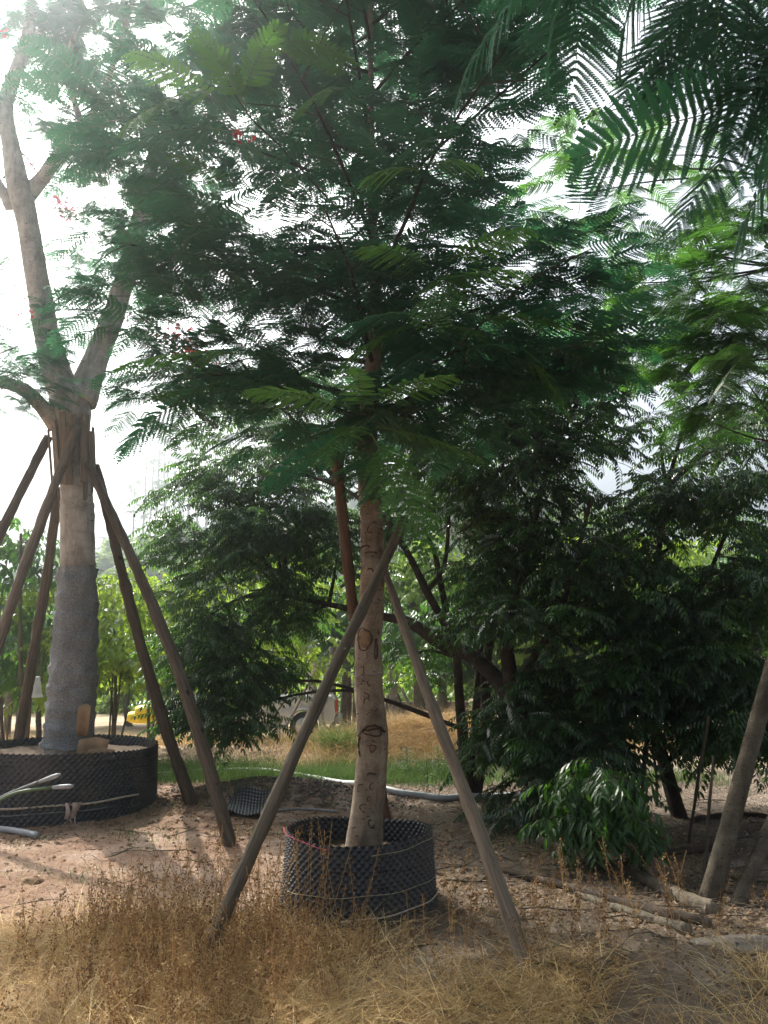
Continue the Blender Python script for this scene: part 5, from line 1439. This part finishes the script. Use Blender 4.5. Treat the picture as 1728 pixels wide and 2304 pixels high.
pole('stick', G(1452, 1972) + Vector((0, 0, .02)), G(1385, 1885) + Vector((0, 0, .22)), .026, .024, 'pole_brown', 'brown stick propped against the thick log below the shrub', seed=12)

# flat stone slab
def rock(label, c, sx, sy, sz, seed, mat='stone', nm='stone'):
    t = None; r = random.Random(seed); mb = MB(); n, m = 18, 7; vs = [(c.x, c.y, c.z + sz)]
    for j in range(1, m + 1):
        ph = j / m * math.pi * .62
        for i in range(n):
            a = 2 * math.pi * i / n
            q = 1 + .35 * mnoise.noise(Vector((math.cos(a) * 1.3 + seed, math.sin(a) * 1.3, ph * 1.4))) + .1 * mnoise.noise(Vector((math.cos(a) * 5, math.sin(a) * 5, ph * 5 + seed)))
            vs.append((c.x + sx * math.sin(ph) * math.cos(a) * q, c.y + sy * math.sin(ph) * math.sin(a) * q, c.z + sz * math.cos(ph) * q))
    fs = [(0, 1 + i, 1 + (i + 1) % n) for i in range(n)]
    for j in range(m - 1):
        for i in range(n): a = 1 + j * n; fs.append((a + i, a + n + i, a + n + (i + 1) % n, a + (i + 1) % n))
    mb.add(vs, fs); o = mb.build(nm, M[mat]); return tag(o, label, nm)
rock('long flat grey stone slab at the right edge in front of the logs', G(1690, 2125), .28, .14, .02, 3)
rock('small grey stone in the grass before the middle pot, at the left', G(262, 2090), .06, .05, .03, 4)
rock('flat brown stone on the bare red soil at the left', G(70, 1985), .09, .06, .04, 5, 'clod')
rock('pale stone lying on the sunny field right of the car', G(905, 1730), .10, .08, .07, 6)

# curved white palm sheath
t = thing('bark_piece', G(1440, 1915), 'pale curved piece of bark lying right of the long leaved shrub', 'bark piece')
mb = MB(); vs = []; c = G(1445, 1912)
for i in range(9):
    u = i / 8 - .5
    for j in range(5):
        v = j / 4 - .5; w = .075 * (1 - 3.2 * u * u)
        vs.append(c + Vector((u * .30, v * w * 2, .05 + .32 * u * u + .25 * v * v * .3 + .02 + .03 * u)))
mb.add(vs, [(i * 5 + j, (i + 1) * 5 + j, (i + 1) * 5 + j + 1, i * 5 + j + 1) for i in range(8) for j in range(4)])
o = mb.build('sheath', plain('pale_bark_piece', (0.62, 0.57, 0.44), .8, .2, 25, .2), t); md = o.modifiers.new('solid', 'SOLIDIFY'); md.thickness = .008

# ---- grey pipes ----------------------------------------------------------------------
def pipe(label, px, r, mat, lift=None, name='pipe'):
    t = thing(name, G(*px[0]), label, 'pipe')
    pts = smooth_path([G(a, b) + Vector((0, 0, r * (1.0 if lift is None else lift))) for a, b in px], 8)
    for p in pts: p.z = gz(p.x, p.y) + r * .9
    mb = MB(); mb.tube(pts, r, 10); mb.build('pipe_wall', M[mat], t); return t
t = pipe('long curved grey plastic pipe running behind the middle tree', [(300, 1760), (350, 1750), (430, 1742), (520, 1739), (610, 1741), (700, 1755), (770, 1768), (870, 1782), (950, 1796), (1010, 1802), (1100, 1799), (1190, 1796), (1260, 1790)], .038, 'pvc')
pipe('second thinner pipe lying just in front of the long one', [(560, 1752), (620, 1754), (680, 1764), (735, 1778)], .026, 'pvc_dark')
pipe('short grey pipe on the soil before the left pot', [(-40, 1872), (20, 1874), (84, 1886)], .030, 'pvc')
pipe('thin dark pipe on the soil behind the black mesh sheet', [(615, 1815), (680, 1822), (760, 1812)], .014, 'pvc_dark')
pipe('slim grey pipe lying straight on the gravel mound', [(630, 1806), (700, 1800)], .016, 'pvc_dark')
# two whip-like hoses hanging in front of the left pot
for k, (px, mt, lab) in enumerate([([(-60, 1840, 7.9), (0, 1796, 8.0), (60, 1770, 8.02), (136, 1742, 8.05)], 'pvc_dark', 'grey bent hose end sticking up before the left pot'), ([(-50, 1835, 7.85), (20, 1790, 7.95), (90, 1775, 8.0), (165, 1769, 8.02)], 'twig', 'lower green hose with a pale tip before the left pot')]):
    t = thing('hose', P(*px[0]), lab, 'hose')
    pts = smooth_path([P(*q) for q in px], 6); mb = MB(); mb.tube(pts[:-4], .017, 8)
    mb.build('hose_wall', M['pvc_dark'] if k == 0 else plain('green_hose', (.11, .17, .08), .4, .4), t)
    mb = MB(); mb.tube(pts[-5:], [.017, .022, .024, .022, .012], 8); mb.build('hose_tip', M['pvc'], t)
# black mesh sheet on the soil
t = thing('mesh_sheet', G(560, 1818), 'flat piece of black bumpy pot sheet lying on the soil between the trees', 'plastic sheet')
nu, nv = 90, 60; u, v = np.meshgrid(np.linspace(0, 15, nu), np.linspace(0, 11, nv))
row = np.round(v); best = np.zeros_like(u)
for dr in (-1, 0, 1):
    rw = row + dr; off = np.where(rw.astype(int) % 2 == 0, 0, .5); du = (u - off) - np.round(u - off); best = np.maximum(best, 1 - np.hypot(du, (v - rw) * .86) / .5)
c = G(560, 1820); xx = c.x + (u / 15 - .5) * .52 + (v / 11 - .5) * .1; yy = c.y + (v / 11 - .5) * .75
zz = gzv(xx, yy) + .05 + .02 * np.clip(best, 0, 1) + .06 * np.maximum(0, v / 11 - .5) + .02 * np.sin(u * .5)
I = np.arange(nu * nv).reshape(nv, nu); q = np.stack([I[:-1, :-1].ravel(), I[:-1, 1:].ravel(), I[1:, 1:].ravel(), I[1:, :-1].ravel()], 1)
o = place(bpy.data.objects.new('sheet', np_mesh('sheet', np.stack([xx.ravel(), yy.ravel(), zz.ravel()], 1), quads=q, mats=[M['plastic_black']])), None, t)
md = o.modifiers.new('solid', 'SOLIDIFY'); md.thickness = .003

# ---- stakes and slim trunks on the right ------------------------------------------------
pole('stake', gp(1440, 1858), P(1458, 1600, 8.6), .022, .018, 'pole_grey', 'slim upright stake just right of the long leaved shrub', seed=21)
pole('stake', gp(1478, 1812), P(1464, 1640, 9.2), .018, .015, 'pole_brown', 'short dark stake behind the slim upright one', seed=22)
pole('stake', gp(1548, 1895), P(1590, 1610, 7.7), .016, .013, 'pole_brown', 'thin dark stake slanting up right of the white curved bark', seed=23)
pole('stake', gp(1588, 1998), P(1602, 1700, 6.5), .016, .010, 'pole_grey', 'thin grey dead stem beside the leaning bare trunk', seed=24)
t = thing('leaning_trunk', gp(1648, 2038), 'short dark leaning trunk at the right edge, right of the longer one', 'tree trunk')
limb('trunk', [gp(1648, 2038), P(1700, 1940, 5.95), P(1745, 1830, 6.1), P(1790, 1700, 6.3)], .055, .04, 'bark_mid', t, 10, .15, 4)
t = thing('post', gp(-25, 2420), 'dark mossy post cut off by the lower left corner', 'post')
limb('trunk', [Vector((-1.62, 3.42, -.1)), Vector((-1.66, 3.40, .25)), Vector((-1.76, 3.36, .60))], .045, .042, 'bark_mid', t, 10, .15, 4)
# thin grey stem behind the sapling and posts at left
pole('post', (P(65, 1700, 11.8).x, 11.8, -.05), P(66, 1570, 11.6), .045, .040, 'pole_pale', 'pale grey post carrying the white bucket behind the left pot', 'post', seed=31)
pole('post', (P(72, 1700, 12.3).x, 12.3, -.05), P(42, 1200, 12.0), .038, .022, 'pole_grey', 'long thin pale post rising past the dark pole at the left edge', 'post', seed=32)
bk = thing('bucket', P(72, 1575, 11.6), 'white ribbed bucket turned upside down on the pale post', 'bucket')
mb = MB(); c = P(73, 1568, 11.6); ring = []
prof = [(0, .135), (.03, .130), (.035, .122), (.09, .120), (.095, .113), (.15, .112), (.155, .105), (.21, .103), (.215, .097), (.27, .094), (.285, .07)]
mb.tube([c + Vector((-.04 * h, 0, h)) for h, r in prof], [r for h, r in prof], 20); mb.build('bucket_wall', M['white'], bk, smooth=False)
ring_line(bk, c, .135, c.z + .0, 0, 0, 2 * math.pi, .006, 'white', 'rim', 0)

# ---- things in the field at the left ---------------------------------------------------
sk = [((310, 1612), 'yellow stuffed sack lying at the left of the pile'), ((335, 1600), 'yellow stuffed sack on top of the pile beside the pole')]
for k, (px, lab) in enumerate([((312, 1614, 16.0, .22, .12), 'lower yellow sack, left in the small pile behind the dark pole'), ((336, 1614, 16.1, .19, .12), 'lower yellow sack, right in the small pile behind the dark pole'), ((327, 1599, 16.0, .19, .11), 'topmost yellow sack of the small pile')]):
    a, b, Yd, sx, sz = px; c = P(a, b, Yd); t = thing('sack', c, lab, 'sack', 'yellow sacks'); mb = MB(); vs = []; n, m = 16, 9
    for j in range(m):
        ph = math.pi * j / (m - 1)
        for i in range(n):
            an = 2 * math.pi * i / n
            q = 1 + .16 * mnoise.noise(Vector((math.cos(an) * 2 + k * 5, math.sin(an) * 2, ph * 2)))
            vs.append(c + Vector((math.copysign(abs(math.cos(ph)) ** .7, math.cos(ph)) * sx * q, math.sin(ph) ** .6 * math.cos(an) * .17 * q, math.sin(ph) ** .6 * math.sin(an) * sz * q)))
    mb.add(vs, [(j * n + i, j * n + (i + 1) % n, (j + 1) * n + (i + 1) % n, (j + 1) * n + i) for j in range(m - 1) for i in range(n)])
    mb.build('sack_body', M['yellow'], t); e = c + Vector((sx, 0, 0)); mb = MB(); mb.tube([e, e + Vector((.05, 0, .02)), e + Vector((.10, 0, .05))], [.03, .02, .05], 8, 0, .3); mb.build('tied_end', M['yellow'], t)
pc = P(245, 1680, 12.2)
pot('tree_pot', (pc.x, 12.2, gz(pc.x, 12.2) - .02), .37, .38, .36, .05, .012, 'plastic_grey', 'light grey small mesh pot behind the left pot, under the sapling', 'bumpy plastic tree pots', .28, 3, 4)
for k, (a, b, Yd, s_, lab) in enumerate([(288, 1650, 13, .16, 'small black crumpled pot lying beside the grey mesh pot'), (312, 1646, 13.3, .22, 'larger black crumpled pot right of the grey mesh pot')]):
    c = P(a, b, Yd); c.z = gz(c.x, c.y) + .10; t = thing('empty_pot', c, lab, 'plant pot'); mb = MB()
    ax_ = Vector((.9, -.3, .15)).normalized()
    mb.tube([c - ax_ * s_, c, c + ax_ * s_], [.085, .10, .12], 14, 0, .25, k, cap=False); mb.tube([c + ax_ * s_, c + ax_ * (s_ + .015)], [.13, .13], 14, 0, .1, k, cap=False)
    mb.build('pot_wall', M['plastic_black'], t)
pole('stake', gp(330, 1655), P(380, 1590, 14.3), .02, .018, 'pole_brown', 'thin brown stake leaning right behind the poles of the left tree', seed=41)
pole('stake', P(395, 1640, 14), P(322, 1530, 14.2), .022, .022, 'pole_pale', 'pale stake leaning left, crossing behind the dark brown pole', seed=42)
# far small potted tree with stakes, right of the middle trunk
FP = 'stakes round the far black pot'
c = P(932, 1640, 19.0); c.z = -.22
t = thing('tree_pot', c, 'plain black pot of the far propped tree, right of the middle trunk', 'tree pot'); mb = MB(); mb.tube([c, c + Vector((0, 0, .25)), c + Vector((0, 0, .52)), c + Vector((0, 0, .53))], [.27, .275, .28, .25], 20, 0, .04); mb.build('pot_wall', M['plastic_black'], t)
t = thing('potted_tree', c, 'slim brown tree growing in the far plain black pot', 'tree'); limb('trunk', [c + Vector((0, 0, .3)), c + Vector((.05, 0, 1.2)), c + Vector((-.05, 0, 2.6))], .09, .06, 'bark_mid', t)
ms = clump_leaves([(930, 1400, 19, 70, 50, .7, 40)], 1.0, .1); foliage(t, 'leaf_spray', ms, S_FAR, 10, 'leaf_sprays')
for k, (a, b, lab) in enumerate([((903, 1662), (868, 1563), 'palest far stake, leaning left nearest the middle trunk'), ((862, 1640), (868, 1575), 'short far stake hidden behind the middle trunk edge'), ((935, 1655), (892, 1560), 'dark thin far stake crossing before the black pot'), ((944, 1654), (905, 1548), 'longest pale far stake slanting across the black pot'), ((936, 1660), (962, 1590), 'far stake leaning right from the foot of the black pot')]):
    p0 = P(*a, 18.3); p1 = P(*b, 18.9); pole('stake', p0, p1, .035, .03, ('pole_pale', 'pole_grey', 'pole_brown', 'pole_pale', 'pole_pale')[k], lab, group=FP, seed=50 + k)
# far trunks
FT = 'bare trunks of the far nursery rows'
for k, (a, y0, y1, Yd, r_, mt, lean, lab) in enumerate([(697, 1620, 1492, 21.5, .16, 'bark_grey', 4, 'grey far trunk with a jagged top in front of the car'), (749, 1600, 1480, 22.5, .085, 'pole_pale', -3, 'orange brown slim far trunk at the rear end of the car'),
        (770, 1600, 1440, 25, .11, 'bark_mid', 8, 'brown far trunk first of the bunch left of the middle trunk'), (782, 1600, 1440, 25.5, .13, 'pole_red', -3, 'reddish far trunk in the bunch left of the middle trunk'), (797, 1600, 1440, 26, .10, 'bark_mid', 4, 'far trunk of the bunch touching the middle trunk'),
        (884, 1600, 1500, 24, .15, 'bark_grey', 0, 'grey far trunk just right of the middle trunk'), (996, 1575, 1470, 23, .13, 'pole_pale', -5, 'pale far trunk seen past the pale leaning pole'), (980, 1560, 1450, 24, .08, 'bark_grey', 12, 'thin far trunk crossing the pale one'),
        (15, 1650, 1530, 18, .09, 'bark_mid', 6, 'dark far trunk at the left edge under the green sapling'), (210, 1600, 1480, 19, .08, 'bark_mid', -6, 'thin far trunk between the wrapped trunk and the sacks')]):
    b = P(a, y0, Yd); b.z = gz(b.x, b.y) - .3; tp2 = P(a + lean, y1 - 25, Yd)
    t = thing('bare_trunk', b, lab, 'tree trunk', FT); limb('trunk', [b, b.lerp(tp2, .5) + Vector((.03, 0, 0)), tp2], r_, r_ * .8, mt, t, 9, .2, k)
    if k == 0:
        mb = MB()
        for q in range(5):
            p = tp2 + Vector((.05 * (q - 2), 0, -.04)); mb.tube([p, p + Vector((.01, 0, .12 + .07 * (q % 3)))], [.035, .006], 4)
        mb.build('broken_top', M['pole_pale'], t)
pole('stake', P(656, 1612, 20.5), P(720, 1490, 21), .035, .03, 'pole_pale', 'pale prop slanting across the grey far trunk before the car', seed=61)
pole('stake', P(714, 1590, 21), P(705, 1510, 21.2), .035, .03, 'pole_pale', 'short prop right of the grey far trunk before the car', seed=62)
pole('stake', P(732, 1650, 20), P(722, 1592, 20.3), .035, .035, 'pole_pale', 'short pale stake standing in front of the car wheel', seed=63)
# pale blocks of the far wall beyond the black pot
w = thing('low_wall', P(900, 1610, 27), 'low pale wall seen far behind the black pot', 'wall')
for r_ in range(3):
    for i in range(7):
        c = P(868, 1600, 27) + Vector((i * .42 + (.2 if r_ % 2 else 0), 0, 0)); c.z = -.25 + r_ * .24; mb = MB(); mb.box(c, (.405, .2, .225), 0); mb.build('block', M['stone'], w, smooth=False)
# spiky grass clump left of the middle trunk, and leafy weeds right of it
for nm, lab, c, n, h, wd, sd_, tn in (('grass_clump', 'tall spiky yellow green grass clump left of the middle trunk', P(765, 1690, 13.4), 260, (.35, .75), (.012, .020), 5, (.35, 1)), ('grass_clump', 'smaller spiky grass clump behind the foot of the middle trunk', P(722, 1690, 13.8), 120, (.25, .5), (.010, .016), 6, (.3, .9))):
    r = np.random.default_rng(sd_); pos = np.stack([c.x + r.normal(0, .16, n), c.y + r.normal(0, .14, n), np.zeros(n)], 1); pos[:, 2] = gzv(pos[:, 0], pos[:, 1])
    V, Q = blades(n, pos, r.uniform(*h, n), r.uniform(.05, .5, n), r.uniform(*wd, n), r.uniform(.3, 1.3, n), sd_, 5)
    o = place(bpy.data.objects.new(nm, np_mesh(nm, V, quads=Q, mats=[M['grass']], tint=np.repeat(cl(r.uniform(*tn, n)), 12)))); tag(o, lab, 'grass clump')
S_WEED = [broad_spray('leaf_spray', 130 + s, 'shrub_leaf', .16, 9, .07, .035, .1) for s in range(2)]
for k, (a, b, n, lab) in enumerate([(915, 1745, 16, 'upright leafy green weed just right of the middle trunk'), (985, 1750, 14, 'leafy green weed behind the pale leaning pole'), (1255, 1880, 12, 'small leafy weed left of the long leaved shrub'), (960, 1790, 8, 'low leafy weed by the grey pipe'), (492, 1745, 7, 'thin leafy weed stem by the pipe at the left')]):
    f = G(a, b); f.y = min(f.y, 11.8); f = Vector((P(a, b, f.y).x, f.y, gz(P(a, b, f.y).x, f.y))); t = thing('weed', f, lab, 'weed')
    limb('stem', [f, f + Vector((.01, 0, .2)), f + Vector((0, 0, .42))], .006, .003, 'twig', t, 5)
    ms = [orient(f + Vector((0, 0, .06 + .36 * i / n)), (math.sin(i * 2.4), math.cos(i * 2.4), .6), s=1.0 - .5 * i / n) for i in range(n)]
    foliage(t, 'leaf_spray', ms, S_WEED, 20, 'leaf_sprays')

# ---- car ------------------------------------------------------------------------------
CY = 21.0
cx0 = P(754, 1600, CY).x; cz = -.36
car = thing('parked_car', (cx0 - 2.5, CY + .9, cz), 'silver pickup parked in the field behind the dark crown, only its rear half visible', 'car')
prof = [(0, .62), (0.02, .98), (.10, 1.10), (.35, 1.12), (1.55, 1.09), (1.60, 1.04), (3.70, 1.00), (4.6, .93), (5.05, .78), (5.1, .45), (4.75, .40), (.95, .40), (.35, .45)]
# wheel arches cut as arcs of the lower edge
def arch(cxa, r=.40, zc=.36, n=9): return [(cxa - r * math.cos(math.pi * i / (n - 1)), zc + r * math.sin(math.pi * i / (n - 1)) if 0 < i < n - 1 else .40) for i in range(n)]
low = [(.02, .50), (.12, .42)] + arch(.80)[0:] + arch(4.15) + [(4.85, .42), (5.1, .5)]
upper = [(5.1, .70), (5.0, .84), (4.5, .93), (3.75, 1.0), (1.62, 1.02), (1.58, 1.10), (.35, 1.13), (.12, 1.11), (.03, 1.02), (0, .75)]
out = low + upper
mb = MB(); W = 1.75; lay = [(0.0, .93), (.05, .99), (.12, 1.0), (W - .12, 1.0), (W - .05, .99), (W, .93)]
vs = []
for (d, s_) in lay:
    for (x, z) in out:
        xx = 2.55 + (x - 2.55) * (.985 + .015 * s_); zz = .7 + (z - .7) * (.94 + .06 * s_) if s_ < 1 else z
        yb = d + (.07 * max(0, (z - .8)) if d < W / 2 else -.07 * max(0, z - .8))
        vs.append((cx0 - xx, CY + yb, cz + zz))
n = len(out); fs = [(l * n + i, l * n + (i + 1) % n, (l + 1) * n + (i + 1) % n, (l + 1) * n + i) for l in range(len(lay) - 1) for i in range(n)]
fs += [tuple(range(n - 1, -1, -1)), tuple((len(lay) - 1) * n + i for i in range(n))]
mb.add(vs, fs); mb.build('body', M['car_paint'], car, smooth=False)
mb = MB(); cabp = [(1.66, 1.0), (1.80, 1.50), (2.05, 1.60), (2.9, 1.60), (3.35, 1.42), (3.85, .99)]; vs = []
for d, k in ((.10, 0), (.22, 1), (W - .22, 1), (W - .10, 0)):
    for x, z in cabp: vs.append((cx0 - x, CY + d + (.12 * (z - 1.0) if d < 1 else -.12 * (z - 1.0)), cz + z))
n = 6; fs = [(l * n + i, l * n + i + 1, (l + 1) * n + i + 1, (l + 1) * n + i) for l in range(3) for i in range(n - 1)] + [tuple(range(n - 1, -1, -1)), tuple(3 * n + i for i in range(n))]
mb.add(vs, fs); mb.build('cab', M['car_paint'], car, smooth=False)
for (x0, x1, xt0, xt1) in ((1.78, 2.55, 1.88, 2.55), (2.62, 3.55, 2.62, 3.12)):
    mb = MB(); vs = []
    for d in (.088, .10):
        for x, z in ((x0, 1.06), (x1, 1.06), (xt1, 1.47), (xt0, 1.47)): vs.append((cx0 - x, CY + d + .13 * (z - 1.0) - .012, cz + z))
    mb.add(vs, [(3, 2, 1, 0), (4, 5, 6, 7), (0, 1, 5, 4), (1, 2, 6, 5), (2, 3, 7, 6), (3, 0, 4, 7)]); mb.build('window', M['car_glass'], car, smooth=False)
for xw in (.80, 4.15):
    mb = MB(); c = Vector((cx0 - xw, CY + .02, cz + .36)); m_ = [(0.0, .345), (.02, .36), (.20, .36), (.22, .34)]
    mb.tube([c + Vector((0, q, 0)) for q, r in m_], [r for q, r in m_], 28); wh = mb.build('wheel', M['rubber'], car)
    mb = MB(); mb.tube([c + Vector((0, -.012, 0)), c + Vector((0, .01, 0))], [.20, .235], 20); mb.build('rim', M['chrome'], wh)
    mb = MB(); pts = [Vector((cx0 - xw + .43 * math.cos(math.pi * i / 12), CY + .0, cz + .37 + .43 * math.sin(math.pi * i / 12))) for i in range(13)]; mb.tube(pts, .035, 6, flat=1.0); mb.build('wheel_flare', M['car_paint'], car)
mb = MB(); mb.tube([Vector((cx0 - 1.35, CY - .05, cz + .36)), Vector((cx0 - 3.6, CY - .05, cz + .36))], .045, 8); mb.build('side_step', M['chrome'], car)
mb = MB(); mb.box((cx0 + .03, CY + .25, cz + .85), (.05, .18, .34)); mb.build('tail_light', plain('tail_light_red', (.45, .02, .02), .2, .6), car, smooth=False)
mb = MB(); mb.box((cx0 + .05, CY + W / 2, cz + .50), (.12, W * .96, .16)); mb.build('bumper', M['plastic_grey'], car, smooth=False)
for xd in (1.64, 2.58, 3.62):
    mb = MB(); mb.box((cx0 - xd, CY - .004, cz + .75), (.012, .01, .5)); mb.build('door_seam', M['rubber'], car, smooth=False)
for xd in (1.80, 2.74):
    mb = MB(); mb.box((cx0 - xd - .05, CY - .015, cz + .93), (.16, .03, .03)); mb.build('door_handle', M['chrome'], car, smooth=False)

# ---- haze --------------------------------------------------------------------------------
hz, t, o_ = new_mat('haze')
pv = t.nodes.new('ShaderNodeVolumePrincipled')
pv.inputs['Color'].default_value = (0.82, 0.93, 1.0, 1)
pv.inputs['Density'].default_value = HAZE_DENSITY
pv.inputs['Anisotropy'].default_value = 0.87
t.links.new(pv.outputs[0], o_.inputs['Volume'])
mb = MB(); mb.box((0, 240, 36), (1300, 1000, 80)); o = mb.build('haze', hz, smooth=False); tag(o, 'thin pale haze over the nursery and the ridge', kind='stuff')
